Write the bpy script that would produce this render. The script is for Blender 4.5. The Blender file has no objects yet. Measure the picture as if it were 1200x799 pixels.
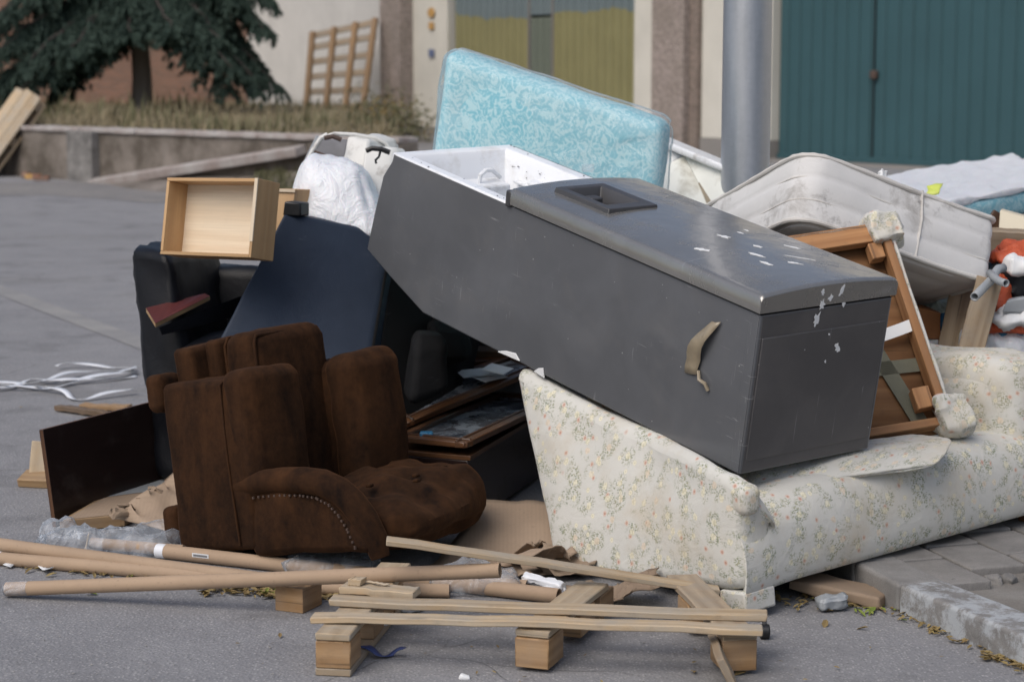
import bpy, bmesh, math, random
import numpy as np
from mathutils import Matrix, Vector, Euler
from mathutils.geometry import delaunay_2d_cdt
R = math.radians
rnd = random.Random(7)
S = bpy.context.scene
COL = S.collection

# ------------------------------------------------------------------ camera, sky, sun, exposure
F, CH, PITCH = 2333.0, 1.63, math.atan(309.5 / 2333.0)      # focal length in photo pixels, eye height, downward pitch
cam_d = bpy.data.cameras.new('camera')
cam = bpy.data.objects.new('camera', cam_d); COL.objects.link(cam)
cam.location = (0, 0, CH); cam.rotation_euler = (math.pi / 2 - PITCH, 0, 0)
cam_d.sensor_width = 36; cam_d.lens = 36 * F / 1200
cam_d.clip_start = 0.1; cam_d.clip_end = 2000
cam_d.dof.use_dof = True; cam_d.dof.focus_distance = 6.3; cam_d.dof.aperture_fstop = 4.0
S.camera = cam
SUN_EL, SUN_AZ = R(50), R(-142)                              # azimuth measured from +Y towards +X: behind the camera, to the left
w = bpy.data.worlds.new('World'); S.world = w; w.use_nodes = True
nt = w.node_tree; bg = nt.nodes['Background']
sky = nt.nodes.new('ShaderNodeTexSky'); sky.sky_type = 'NISHITA'; sky.sun_disc = False
sky.sun_elevation = SUN_EL; sky.sun_rotation = SUN_AZ; sky.air_density = 1.0; sky.dust_density = 3.5; sky.ozone_density = 0.8
nt.links.new(sky.outputs[0], bg.inputs[0]); bg.inputs[1].default_value = 0.11
sd = bpy.data.lights.new('sun', 'SUN'); sd.energy = 1.4; sd.angle = R(48); sd.color = (1, 0.965, 0.91)
sun = bpy.data.objects.new('sun', sd); COL.objects.link(sun)
sdir = Vector((math.sin(SUN_AZ) * math.cos(SUN_EL), math.cos(SUN_AZ) * math.cos(SUN_EL), math.sin(SUN_EL)))
sun.rotation_euler = sdir.to_track_quat('Z', 'Y').to_euler(); sun.location = sdir * 60
vs = S.view_settings; vs.view_transform = 'Standard'; vs.look = 'None'; vs.gamma = 1; vs.use_curve_mapping = False
vs.exposure = 0.26
S.cycles.max_bounces = 8; S.cycles.transparent_max_bounces = 16

# ------------------------------------------------------------------ geometry helpers
_fw = np.array([0, math.cos(PITCH), -math.sin(PITCH)]); _up = np.array([0, math.sin(PITCH), math.cos(PITCH)])
def at(px, py, Y):
    """surveyed point of the photograph at ground distance Y"""
    r = np.array([(px - 600) / F, 0, 0]) + _fw + _up * ((399.5 - py) / F)
    return np.array([0, 0, CH]) + r * (Y / r[1])
def on(px, py, z=0.0):
    r = np.array([(px - 600) / F, 0, 0]) + _fw + _up * ((399.5 - py) / F)
    return np.array([0, 0, CH]) + r * ((z - CH) / r[2])
def A(*v): return np.array(v, float)
def nrm(v): v = np.asarray(v, float); return v / (np.linalg.norm(v) + 1e-12)
def pose(rot, loc): return Matrix.Translation(loc) @ Euler([R(a) for a in rot], 'XYZ').to_matrix().to_4x4()
def frame(o, x, y):
    """matrix with origin o, local X along x, local Y near y"""
    x = nrm(x); z = nrm(np.cross(x, y)); y = np.cross(z, x)
    m = Matrix.Identity(4)
    for i in range(3):
        m[i][0], m[i][1], m[i][2], m[i][3] = x[i], y[i], z[i], o[i]
    return m

def vnoise(p, seed=0):
    p = np.asarray(p, float); i = np.floor(p).astype(np.int64); f = p - i; f = f * f * (3 - 2 * f)
    def h(a):
        n = (a[:, 0] * 374761393 + a[:, 1] * 668265263 + a[:, 2] * 2147483647 + seed * 144665) & 0xffffffff
        n = ((n ^ (n >> 13)) * 1274126177) & 0xffffffff; n = n ^ (n >> 16)
        return (n & 0xffff) / 32767.5 - 1
    r = 0
    for dx in (0, 1):
        for dy in (0, 1):
            for dz in (0, 1):
                wt = (f[:, 0] if dx else 1 - f[:, 0]) * (f[:, 1] if dy else 1 - f[:, 1]) * (f[:, 2] if dz else 1 - f[:, 2])
                r = r + wt * h(i + np.array([dx, dy, dz]))
    return r
def fbm(p, seed=0, o=3):
    r = 0; a = 1.0; p = np.asarray(p, float)
    for k in range(o): r = r + a * vnoise(p * (2.03 ** k) + k * 7.7, seed + k); a *= .5
    return r
def ridge(p, seed=0, o=3):
    r = 0; a = 1.0; p = np.asarray(p, float)
    for k in range(o): r = r + a * (1 - 2 * np.abs(vnoise(p * (1.9 ** k) + k * 3.1, seed + k))); a *= .55
    return r

def mk(name, V, Fc, mat, parent=None, mw=None, rest=None, uv=None, smooth=40, bevel=0, solid=0, seg=2):
    """one mesh object; box projected UVs in metres from the rest shape (grain runs along the longest side)"""
    me = bpy.data.meshes.new(name)
    V = np.asarray(V, float); me.from_pydata(V.tolist(), [], [list(map(int, f)) for f in Fc])
    me.update()
    Rv = V if rest is None else np.asarray(rest, float)
    ul = me.uv_layers.new(name='UVMap'); buf = np.zeros((len(me.loops), 2))
    vi = np.zeros(len(me.loops), int); me.loops.foreach_get('vertex_index', vi)
    if uv is not None: buf = np.asarray(uv, float)[vi]
    else:
        ext = Rv.max(0) - Rv.min(0)
        for p in me.polygons:
            ids = vi[p.loop_start:p.loop_start + p.loop_total]; q = Rv[ids]
            n = np.abs(np.cross(q[1] - q[0], q[2] - q[0])) if len(q) < 4 else np.abs(np.cross(q[2] - q[0], q[3] - q[1]))
            k = int(np.argmax(n)); o = sorted([a for a in range(3) if a != k], key=lambda a: -ext[a])
            buf[p.loop_start:p.loop_start + p.loop_total, 0] = q[:, o[0]] + k * .37
            buf[p.loop_start:p.loop_start + p.loop_total, 1] = q[:, o[1]] + k * .61
    ul.data.foreach_set('uv', buf.astype(np.float32).ravel())
    if smooth:
        me.polygons.foreach_set('use_smooth', [True] * len(me.polygons)); me.set_sharp_from_angle(angle=R(smooth))
    if mat: me.materials.append(mat)
    o = bpy.data.objects.new(name, me); COL.objects.link(o)
    if parent is not None: o.parent = parent
    if mw is not None: o.matrix_local = mw
    if solid:
        md = o.modifiers.new('solid', 'SOLIDIFY'); md.thickness = solid; md.offset = 0
    if bevel:
        md = o.modifiers.new('bevel', 'BEVEL'); md.width = bevel; md.segments = seg; md.limit_method = 'ANGLE'; md.angle_limit = R(35)
        md.harden_normals = False
    return o
def tag(o, label=None, cat=None, group=None, kind=None):
    if label: o['label'] = label
    if cat: o['category'] = cat
    if group: o['group'] = group
    if kind: o['kind'] = kind
    return o
def thing(name, label, cat, m=None, group=None):
    o = bpy.data.objects.new(name, None); COL.objects.link(o); o.empty_display_size = .1
    if m is not None: o.matrix_world = m if isinstance(m, Matrix) else Matrix.Translation(m)
    return tag(o, label, cat, group)
def inst(o, parent, m):
    c = o.copy(); COL.objects.link(c); c.parent = parent; c.matrix_local = m
    return c

def boxvf(x0, x1, y0, y1, z0, z1):
    V = [(x, y, z) for z in (z0, z1) for y in (y0, y1) for x in (x0, x1)]
    return V, [(0, 2, 3, 1), (4, 5, 7, 6), (0, 1, 5, 4), (2, 6, 7, 3), (0, 4, 6, 2), (1, 3, 7, 5)]
class MB:
    def __init__(s): s.V = []; s.F = []
    def add(s, V, Fc):
        b = len(s.V); s.V += [tuple(v) for v in V]; s.F += [tuple(i + b for i in f) for f in Fc]; return s
    def box(s, *a): return s.add(*boxvf(*a))
    def hexa(s, c): return s.add(c, [(0, 2, 3, 1), (4, 5, 7, 6), (0, 1, 5, 4), (2, 6, 7, 3), (0, 4, 6, 2), (1, 3, 7, 5)])
    def tube(s, path, r, n=12, caps=True):
        path = [A(*p) for p in path]; b = len(s.V); rs = r if hasattr(r, '__len__') else [r] * len(path); up = None
        for i, p in enumerate(path):
            t = nrm(path[min(i + 1, len(path) - 1)] - path[max(i - 1, 0)])
            if up is None: up = nrm(np.cross(t, (0.3, 0.2, 1) if abs(t[2]) < .9 else (1, 0, 0)))
            u = nrm(up - t * (up @ t)); up = u; v = np.cross(t, u)
            for k in range(n):
                a = 2 * math.pi * k / n; s.V.append(tuple(p + (u * math.cos(a) + v * math.sin(a)) * rs[i]))
        for i in range(len(path) - 1):
            for k in range(n):
                s.F.append((b + i * n + k, b + i * n + (k + 1) % n, b + (i + 1) * n + (k + 1) % n, b + (i + 1) * n + k))
        if caps:
            s.F.append(tuple(b + k for k in range(n))[::-1]); e = b + (len(path) - 1) * n; s.F.append(tuple(e + k for k in range(n)))
        return s
    def mk(s, name, mat, parent=None, **k): return mk(name, s.V, s.F, mat, parent, **k)

def soft(dims, r, cell):
    """rounded box centred on the origin, dense grid; returns rounded, rest, normals, faces"""
    d = A(*dims); r = min(r, d.min() / 2 - 1e-4); ax = []
    for k in range(3):
        h = d[k] / 2; n = max(1, int(round((d[k] - 2 * r) / cell)))
        mid = np.linspace(-h + r, h - r, n + 1); e = A(1, .72, .4, .15) * r
        ax.append(np.concatenate([-(h - r) - e, mid, (h - r) + e[::-1]]))
    idx = {}; V = []; Fc = []
    def g(i, j, k):
        key = (i, j, k)
        if key not in idx: idx[key] = len(V); V.append((ax[0][i], ax[1][j], ax[2][k]))
        return idx[key]
    nx, ny, nz = [len(a) - 1 for a in ax]
    for i in range(nx):
        for j in range(ny):
            Fc.append((g(i, j, 0), g(i, j + 1, 0), g(i + 1, j + 1, 0), g(i + 1, j, 0)))
            Fc.append((g(i, j, nz), g(i + 1, j, nz), g(i + 1, j + 1, nz), g(i, j + 1, nz)))
    for i in range(nx):
        for k in range(nz):
            Fc.append((g(i, 0, k), g(i + 1, 0, k), g(i + 1, 0, k + 1), g(i, 0, k + 1)))
            Fc.append((g(i, ny, k), g(i, ny, k + 1), g(i + 1, ny, k + 1), g(i + 1, ny, k)))
    for j in range(ny):
        for k in range(nz):
            Fc.append((g(0, j, k), g(0, j, k + 1), g(0, j + 1, k + 1), g(0, j + 1, k)))
            Fc.append((g(nx, j, k), g(nx, j + 1, k), g(nx, j + 1, k + 1), g(nx, j, k + 1)))
    rest = np.array(V); q = np.clip(rest, -(d / 2 - r), d / 2 - r); dv = rest - q
    n = dv / (np.linalg.norm(dv, axis=1, keepdims=True) + 1e-9)
    return q + n * r, rest, n, Fc
def softmk(name, dims, mat, parent=None, mw=None, r=.04, cell=.04, puff=(0, 0, 0), wr=0, ws=6, seed=0, fn=None, ctr=None, rw=0, rs=8, smooth=60):
    P, rest, n, Fc = soft(dims, r, cell); d = A(*dims) / 2; q = rest / d
    for k in range(3):
        o = [a for a in range(3) if a != k]
        P[:, k] += np.sign(q[:, k]) * puff[k] * (np.abs(q[:, k]) ** 2) * (1 - q[:, o[0]] ** 2) * (1 - q[:, o[1]] ** 2)
    if wr: P = P + n * (fbm(rest * ws + seed * 5.3, seed)[:, None] * wr)
    if rw: P = P + n * (ridge(rest * rs + seed * 3.3, seed + 9)[:, None] * rw)
    if fn is not None: P = fn(P, rest, n)
    if ctr is not None: P = P + A(*ctr)
    return mk(name, P, Fc, mat, parent, mw, rest=rest, smooth=smooth)
def tri(c, q):
    """trilinear map of q in [-1,1]^3 to eight corners c[x + 2*y + 4*z]"""
    q = (q + 1) / 2; r = 0
    for k in range(8):
        wt = (q[:, 0] if k & 1 else 1 - q[:, 0]) * (q[:, 1] if k & 2 else 1 - q[:, 1]) * (q[:, 2] if k & 4 else 1 - q[:, 2])
        r = r + wt[:, None] * A(*c[k])
    return r
def softhex(name, c, mat, parent=None, mw=None, **k):
    """soft body through eight corners (x: left-right, y: near-far, z: low-high)"""
    c = [A(*p) for p in c]
    d = [np.mean([np.linalg.norm(c[i | b] - c[i]) for i in range(8) if not i & b]) for b in (1, 2, 4)]
    f0 = k.pop('fn', None)
    def fn(P, rest, n):
        if f0 is not None: P = f0(P, rest, n)
        return tri(c, P / (A(*d) / 2))
    return softmk(name, d, mat, parent, mw, fn=fn, **k)
def slab(bl, br, tl, tr, back):
    """corner list for softhex / MB.hexa from the near face and a vector to the far face"""
    b = A(*back); bl, br, tl, tr = A(*bl), A(*br), A(*tl), A(*tr)
    return [bl, br, bl + b, br + b, tl, tr, tl + b, tr + b]
def rel(c, o): return [A(*p) - A(*o) for p in c]
def gridvf(Pg, cu=False, cv=False):
    nu, nv = Pg.shape[:2]; V = Pg.reshape(-1, 3); Fc = []
    for i in range(nu if cu else nu - 1):
        for j in range(nv if cv else nv - 1):
            i2, j2 = (i + 1) % nu, (j + 1) % nv
            Fc.append((i * nv + j, i2 * nv + j, i2 * nv + j2, i * nv + j2))
    return V, Fc
def prism(prof, x0, x1, axis=0):
    """extrude a 2D profile (other two axes in order) along an axis"""
    n = len(prof); V = []
    for x in (x0, x1):
        for a, b in prof: V.append((x, a, b) if axis == 0 else (a, x, b) if axis == 1 else (a, b, x))
    Fc = [tuple(range(n))[::-1], tuple(range(n, 2 * n))] + [(i, (i + 1) % n, n + (i + 1) % n, n + i) for i in range(n)]
    if axis == 1: Fc = [f[::-1] for f in Fc]
    return V, Fc

def crumple(nm, w_, h_, amp, mat, m, seed, lb=None, cat=None, parent=None, sc=7., thick=.003, curl=0.):
    nu, nv = max(6, int(w_ / .012)), max(6, int(h_ / .012)); u, v = np.meshgrid(np.linspace(-.5, .5, nu), np.linspace(-.5, .5, nv), indexing='ij'); P = np.stack([u.ravel() * w_, v.ravel() * h_, np.zeros(nu * nv)], 1); q = P + seed * 3.7
    edge = 1 + .25 * vnoise(q * 30, seed)                            # torn outline
    P[:, 0] *= np.where(np.abs(u.ravel()) > .42, edge, 1); P[:, 1] *= np.where(np.abs(v.ravel()) > .42, edge, 1)
    P[:, 2] = amp * (ridge(q * sc, seed, 3) * .6 + .5 * vnoise(q * sc * .5, seed + 2)) + curl * (np.abs(u.ravel()) * 2) ** 2
    P[:, 0] += amp * .8 * vnoise(q * sc * 1.1, seed + 5); P[:, 1] += amp * .8 * vnoise(q * sc * 1.1, seed + 6)
    P[:, 2] -= P[:, 2].min()
    o = mk(nm, *gridvf(P.reshape(nu, nv, 3)), mat, parent, m, solid=thick, smooth=25); return tag(o, lb, cat) if lb else o
# ------------------------------------------------------------------ materials
class NT:
    def __init__(s, name):
        s.m = bpy.data.materials.new(name); s.m.use_nodes = True; s.t = s.m.node_tree
        s.b = s.t.nodes['Principled BSDF']; s.out = s.t.nodes['Material Output']
        s.tc = s.t.nodes.new('ShaderNodeTexCoord')
    def n(s, ty, **k):
        x = s.t.nodes.new(ty)
        for a, v in k.items(): setattr(x, a, v)
        return x
    def set(s, sock, v):
        if isinstance(v, bpy.types.NodeSocket): s.t.links.new(v, sock)
        elif isinstance(v, (tuple, list)) and sock.type == 'RGBA': sock.default_value = tuple(v) + ((1,) if len(v) == 3 else ())
        else: sock.default_value = v
    def co(s, kind='Object', scale=(1, 1, 1), rot=(0, 0, 0), rand=True):
        mp = s.n('ShaderNodeMapping'); s.set(mp.inputs[0], s.tc.outputs[kind])
        mp.inputs['Scale'].default_value = scale; mp.inputs['Rotation'].default_value = rot
        if rand:
            oi = s.n('ShaderNodeObjectInfo'); mu = s.n('ShaderNodeVectorMath', operation='SCALE')
            cx = s.n('ShaderNodeCombineXYZ'); s.set(cx.inputs[0], oi.outputs['Random']); s.set(cx.inputs[1], oi.outputs['Random']); s.set(cx.inputs[2], oi.outputs['Random'])
            s.set(mu.inputs[0], cx.outputs[0]); mu.inputs['Scale'].default_value = 37.0
            s.set(mp.inputs['Location'], mu.outputs[0])
        return mp.outputs[0]
    def noise(s, v, sc, det=4, rough=.55, dist=0):
        x = s.n('ShaderNodeTexNoise'); s.set(x.inputs['Vector'], v); x.inputs['Scale'].default_value = sc
        x.inputs['Detail'].default_value = det; x.inputs['Roughness'].default_value = rough; x.inputs['Distortion'].default_value = dist
        return x.outputs[0]
    def noisec(s, v, sc, det=2):
        x = s.n('ShaderNodeTexNoise'); s.set(x.inputs['Vector'], v); x.inputs['Scale'].default_value = sc; x.inputs['Detail'].default_value = det
        return x.outputs[1]
    def vor(s, v, sc, feat='F1', out='Distance', rnd_=1.0, dim='3D'):
        x = s.n('ShaderNodeTexVoronoi', feature=feat, voronoi_dimensions=dim); s.set(x.inputs['Vector'], v); x.inputs['Scale'].default_value = sc
        x.inputs['Randomness'].default_value = rnd_
        return x.outputs[out]
    def wave(s, v, sc, dist=0, dsc=1, kind='BANDS', d='X', det=2):
        x = s.n('ShaderNodeTexWave', wave_type=kind); x.bands_direction = d; s.set(x.inputs['Vector'], v); x.inputs['Scale'].default_value = sc
        x.inputs['Distortion'].default_value = dist; x.inputs['Detail Scale'].default_value = dsc; x.inputs['Detail'].default_value = det
        return x.outputs['Fac']
    def ramp(s, f, *st):
        x = s.n('ShaderNodeValToRGB'); s.set(x.inputs[0], f); e = x.color_ramp.elements
        while len(e) < len(st): e.new(.5)
        for i, (p, c) in enumerate(st):
            e[i].position = p; e[i].color = (c, c, c, 1) if not hasattr(c, '__len__') else tuple(c) + (1,)
        return x.outputs[0]
    def mix(s, f, a, b, mode='MIX'):
        x = s.n('ShaderNodeMix', data_type='RGBA', blend_type=mode); s.set(x.inputs[0], f); s.set(x.inputs[6], a); s.set(x.inputs[7], b)
        return x.outputs[2]
    def math(s, op, a, b=0.0, c=0.0):
        x = s.n('ShaderNodeMath', operation=op); s.set(x.inputs[0], a); s.set(x.inputs[1], b); s.set(x.inputs[2], c)
        return x.outputs[0]
    def sep(s, v):
        x = s.n('ShaderNodeSeparateXYZ'); s.set(x.inputs[0], v); return x.outputs
    def warp(s, v, sc, amt):
        c = s.noisec(v, sc); sub = s.n('ShaderNodeVectorMath', operation='SUBTRACT'); s.set(sub.inputs[0], c); sub.inputs[1].default_value = (.5, .5, .5)
        sca = s.n('ShaderNodeVectorMath', operation='SCALE'); s.set(sca.inputs[0], sub.outputs[0]); sca.inputs['Scale'].default_value = amt
        ad = s.n('ShaderNodeVectorMath', operation='ADD'); s.set(ad.inputs[0], v); s.set(ad.inputs[1], sca.outputs[0]); return ad.outputs[0]
    def bump(s, h, st=.3, dist=.01):
        x = s.n('ShaderNodeBump'); s.set(x.inputs['Height'], h); x.inputs['Strength'].default_value = st; x.inputs['Distance'].default_value = dist
        s.set(s.b.inputs['Normal'], x.outputs[0])
    def fin(s, col, rough=.6, metal=0., **k):
        s.set(s.b.inputs['Base Color'], col); s.set(s.b.inputs['Roughness'], rough); s.set(s.b.inputs['Metallic'], metal)
        for a, v in k.items(): s.set(s.b.inputs[a.replace('_', ' ')], v)
        return s.m

def m_plain(name, c, rough=.6, var=.25, sc=6, metal=0, dirt=None, dsc=3, bump=0, bsc=60, coord='Object', **k):
    t = NT(name); v = t.co(coord); n = t.noise(v, sc, 5)
    col = t.mix(n, tuple(x * (1 - var) for x in c), tuple(min(1, x * (1 + var)) for x in c))
    if dirt:
        dn = t.noise(v, dsc, 6, .65); col = t.mix(t.ramp(dn, (.52, 0.), (.72, .8)), col, dirt)
    if bump: t.bump(t.noise(v, bsc, 3), bump, .004)
    rr = t.math('MULTIPLY_ADD', n, .25, rough - .12)
    return t.fin(col, rr, metal, **k)
def m_wood(name, a, b, grey=0., gcol=(.3, .28, .25), gsc=1., rough=.75, knots=True, dirt=.25):
    t = NT(name); v = t.co('UV'); vs_ = t.co('UV', (1.2 * gsc, 16 * gsc, 1))
    vw = t.warp(vs_, .9, 1.0)
    g1 = t.wave(vw, .45, 6, 1.2, d='Y'); g2 = t.noise(t.co('UV', (4, 160, 1)), 1.0, 3)
    col = t.mix(t.math('MULTIPLY', g1, .75), a, b); col = t.mix(t.math('MULTIPLY', g2, .5), col, tuple(x * .55 for x in b))
    oi = t.n('ShaderNodeObjectInfo'); hs = t.n('ShaderNodeHueSaturation'); t.set(hs.inputs['Color'], col)
    t.set(hs.inputs['Value'], t.math('MULTIPLY_ADD', oi.outputs['Random'], .35, .82)); col = hs.outputs[0]
    if knots:
        k = t.vor(t.co('UV', (2.2, 7, 1)), 1.0); col = t.mix(t.ramp(k, (.03, 1.), (.10, 0.)), col, tuple(x * .25 for x in b))
    if knots: col = t.mix(t.math('MULTIPLY', t.ramp(t.noise(t.co('UV', (1.1, 70, 1)), 1.0, 2), (.66, 0.), (.70, 1.)), .55), col, tuple(x * .25 for x in b))
    dn = t.noise(v, 5, 6, .65)
    if grey: col = t.mix(t.math('MULTIPLY', t.ramp(dn, (.4, 0.), (.65, 1.)), grey), col, gcol)
    col = t.mix(t.math('MULTIPLY', t.ramp(t.noise(v, 14, 5, .7), (.55, 0.), (.72, 1.)), dirt), col, (.06, .045, .03))
    t.bump(t.math('ADD', g2, t.math('MULTIPLY', g1, .4)), .35, .002)
    return t.fin(col, rough)

def m_asphalt():
    t = NT('asphalt'); v = t.co('Object', rand=False)
    big = t.noise(v, .35, 5, .6); mid = t.noise(v, 3.0, 5, .65)
    col = t.mix(big, (.195, .195, .203), (.27, .267, .276)); col = t.mix(t.ramp(mid, (.35, .5), (.65, 0.)), col, (.155, .154, .162))
    st = t.vor(v, 105); sc_ = t.vor(v, 105, out='Color'); lum = t.sep(sc_)[0]
    stone = t.math('MULTIPLY', t.ramp(st, (.25, 1.), (.5, 0.)), t.ramp(lum, (.45, 0.), (.9, 1.)))
    col = t.mix(t.math('MULTIPLY', stone, .75), col, (.40, .395, .39))
    pit = t.vor(v, 95); col = t.mix(t.math('MULTIPLY', t.ramp(pit, (.12, 1.), (.3, 0.)), .5), col, (.045, .045, .05))
    stain = t.ramp(t.noise(t.warp(v, 2, .4), 1.1, 6, .7), (.52, 0.), (.68, .65)); col = t.mix(stain, col, (.10, .098, .10)); col = t.mix(t.ramp(t.noise(t.warp(v, 1.2, .5), .55, 5, .6), (.55, 0.), (.7, .4)), col, (.27, .265, .26))
    cr = t.vor(t.warp(v, 1.7, .5), .55, feat='DISTANCE_TO_EDGE'); crm = t.math('MULTIPLY', t.ramp(cr, (.001, 1.), (.004, 0.)), t.ramp(big, (.5, 0.), (.6, 1.)))
    col = t.mix(t.math('MULTIPLY', crm, .8), col, (.03, .03, .03))
    h = t.math('ADD', t.math('MULTIPLY', st, -.6), t.math('MULTIPLY', t.noise(v, 60, 4), 1.0))
    t.bump(t.math('SUBTRACT', h, crm), .55, .006)
    return t.fin(col, t.math('MULTIPLY_ADD', mid, .2, .72))
def m_concrete(name, c=(.26, .25, .24), dark=(.12, .115, .11), sc=4, paint=None, pamt=.5, crack=.6):
    t = NT(name); v = t.co('Object')
    n = t.noise(v, sc, 7, .68); col = t.mix(t.ramp(n, (.35, 0.), (.65, 1.)), dark, c)
    col = t.mix(t.math('MULTIPLY', t.ramp(t.vor(v, 170), (.2, 1.), (.45, 0.)), .35), col, tuple(x * .45 for x in c))
    cr = t.math('MULTIPLY', t.ramp(t.vor(t.warp(v, 5, .3), 7, feat='DISTANCE_TO_EDGE'), (.006, 1.), (.02, 0.)), crack)
    if paint:
        pm = t.ramp(t.noise(v, 9, 7, .75), (pamt - .06, 1.), (pamt + .04, 0.)); pm = t.math('MULTIPLY', pm, t.math('SUBTRACT', 1., cr))
        col = t.mix(pm, col, paint)
    col = t.mix(cr, col, (.06, .055, .05))
    t.bump(t.math('SUBTRACT', t.noise(v, 40, 6, .7), t.math('MULTIPLY', cr, 1.)), .5, .006)
    return t.fin(col, .85)
def m_floral():
    t = NT('floral_fabric'); uv = t.co('UV', (1.75, 1.75, 1.75), rand=False); v = t.warp(uv, 9, .02); fine = t.noise(uv, 60, 3)
    base = t.mix(t.noise(uv, 2.2, 4), (.52, .515, .48), (.585, .575, .535))
    d1 = t.vor(v, 8.2, rnd_=.85, dim='2D'); c1 = t.sep(t.vor(v, 8.2, out='Color', rnd_=.75, dim='2D'))
    d2 = t.vor(t.co('UV', (1.75, 1.75, 1.75), (0, 0, .6), rand=False), 13, dim='2D'); c2 = t.sep(t.vor(t.co('UV', (1.75, 1.75, 1.75), (0, 0, .6), rand=False), 13, out='Color', dim='2D'))
    zone = t.math('MULTIPLY', t.ramp(d1, (.40, 1.), (.56, 0.)), t.ramp(t.noise(uv, 8, 2), (.40, .0), (.56, 1.)))
    stem = t.math('MULTIPLY', t.ramp(t.vor(t.warp(uv, 16, .06), 19, feat='DISTANCE_TO_EDGE', dim='2D'), (.018, 1.), (.035, 0.)), t.math('MULTIPLY', zone, t.ramp(t.noise(uv, 17, 1), (.48, 0.), (.54, 1.))))
    col = t.mix(t.math('MULTIPLY', stem, .7), base, (.21, .22, .13))
    for i, (sc, ro) in enumerate((((76, 172, 1), .5), ((172, 76, 1), .35), ((82, 184, 1), 2.3))):
        vv = t.co('UV', sc, (0, 0, ro), rand=False); d = t.vor(vv, 1.0, dim='2D'); cc = t.sep(t.vor(vv, 1.0, out='Color', dim='2D'))
        mk_ = t.math('MULTIPLY', t.math('MULTIPLY', t.ramp(d, (.34, 1.), (.46, 0.)), t.ramp(cc[0], (.60, 0.), (.64, 1.))), zone)
        col = t.mix(t.math('MULTIPLY', mk_, .7), col, t.mix(cc[1], (.13, .175, .11), (.33, .32, .20)))
    f2 = t.math('MULTIPLY', t.ramp(t.math('ADD', d2, t.math('MULTIPLY', fine, .16)), (.24, 1.), (.30, 0.)), t.ramp(c2[0], (.62, 0.), (.64, 1.)))
    rose = t.mix(t.ramp(t.math('ADD', t.math('SINE', t.math('MULTIPLY', d2, 30.)), t.math('MULTIPLY', fine, .8)), (.2, 0.), (1., 1.)), (.57, .43, .36), (.44, .26, .20))
    yel = t.mix(t.ramp(t.math('SINE', t.math('MULTIPLY', d2, 40.)), (.3, 0.), (.7, 1.)), (.66, .63, .50), (.54, .50, .36))
    col = t.mix(f2, col, t.mix(t.ramp(c2[1], (.5, 0.), (.52, 1.)), rose, yel))
    pet = t.vor(t.warp(uv, 30, .01), 62, dim='2D')
    f1 = t.ramp(t.math('ADD', d1, t.math('MULTIPLY', pet, .10)), (.185, 1.), (.215, 0.))
    f1 = t.math('MULTIPLY', f1, t.ramp(c1[0], (.18, 0.), (.22, 1.)))
    big = t.mix(t.ramp(t.math('ADD', t.math('MULTIPLY', pet, .9), t.math('MULTIPLY', d1, .8)), (.2, 0.), (.8, 1.)), (.72, .68, .53), (.50, .46, .30))
    big = t.mix(t.math('MULTIPLY', t.ramp(c1[1], (.6, 0.), (.65, 1.)), .4), big, (.60, .42, .36))
    col = t.mix(t.math('MULTIPLY', f1, .8), col, big)
    grime = t.ramp(t.noise(t.co('Object', rand=False), 3.2, 6, .7), (.50, 0.), (.78, .6)); col = t.mix(grime, col, (.46, .38, .26))
    t.bump(t.math('ADD', t.math('MULTIPLY', t.noise(uv, 7, 4, dist=1.2), 1.4), t.math('MULTIPLY', t.noise(uv, 500, 2), .12)), .28, .010)
    return t.fin(col, .82, Sheen_Weight=.15)
def m_velvet(name='brown_velvet', a=(.006, .003, .0019), b=(.054, .023, .009)):
    t = NT(name); v = t.co('Object', rand=False)
    n = t.noise(t.warp(t.co('Object', (1.6, 1.6, .7), rand=False), 3, .2), 3.6, 6, .66); f = t.noise(v, 38, 5, .7)
    k = t.math('ADD', t.math('MULTIPLY', n, .75), t.math('MULTIPLY', f, .25))
    col = t.mix(t.ramp(k, (.36, 0.), (.68, 1.)), a, b)
    col = t.mix(t.math('MULTIPLY', t.ramp(t.noise(v, 11, 6, .8), (.62, 0.), (.75, 1.)), .35), col, (.085, .05, .027))
    t.bump(t.math('ADD', t.noise(v, 6, 4, dist=1.0), t.math('MULTIPLY', f, .3)), .5, .012)
    return t.fin(col, .95, Sheen_Weight=.12, Sheen_Roughness=.4, Sheen_Tint=(.6, .26, .1), Specular_IOR_Level=.15)
def m_leather(name, c, rough=.42):
    t = NT(name); v = t.co('Object', rand=False); n = t.noise(v, 3, 6, .65)
    col = t.mix(n, tuple(x * .6 for x in c), tuple(x * 1.4 for x in c))
    col = t.mix(t.math('MULTIPLY', t.ramp(t.noise(t.co('Object', (1, 1, 4), rand=False), 6, 7, .8), (.63, 0.), (.75, 1.)), .35), col, (.16, .17, .19))
    t.bump(t.math('ADD', t.math('MULTIPLY', t.noise(v, 5, 5, dist=.8), 3.), t.math('MULTIPLY', t.vor(v, 260), .25)), .32, .007)
    return t.fin(col, t.math('MULTIPLY_ADD', n, .3, rough - .08), 0, Specular_IOR_Level=.22)
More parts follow.
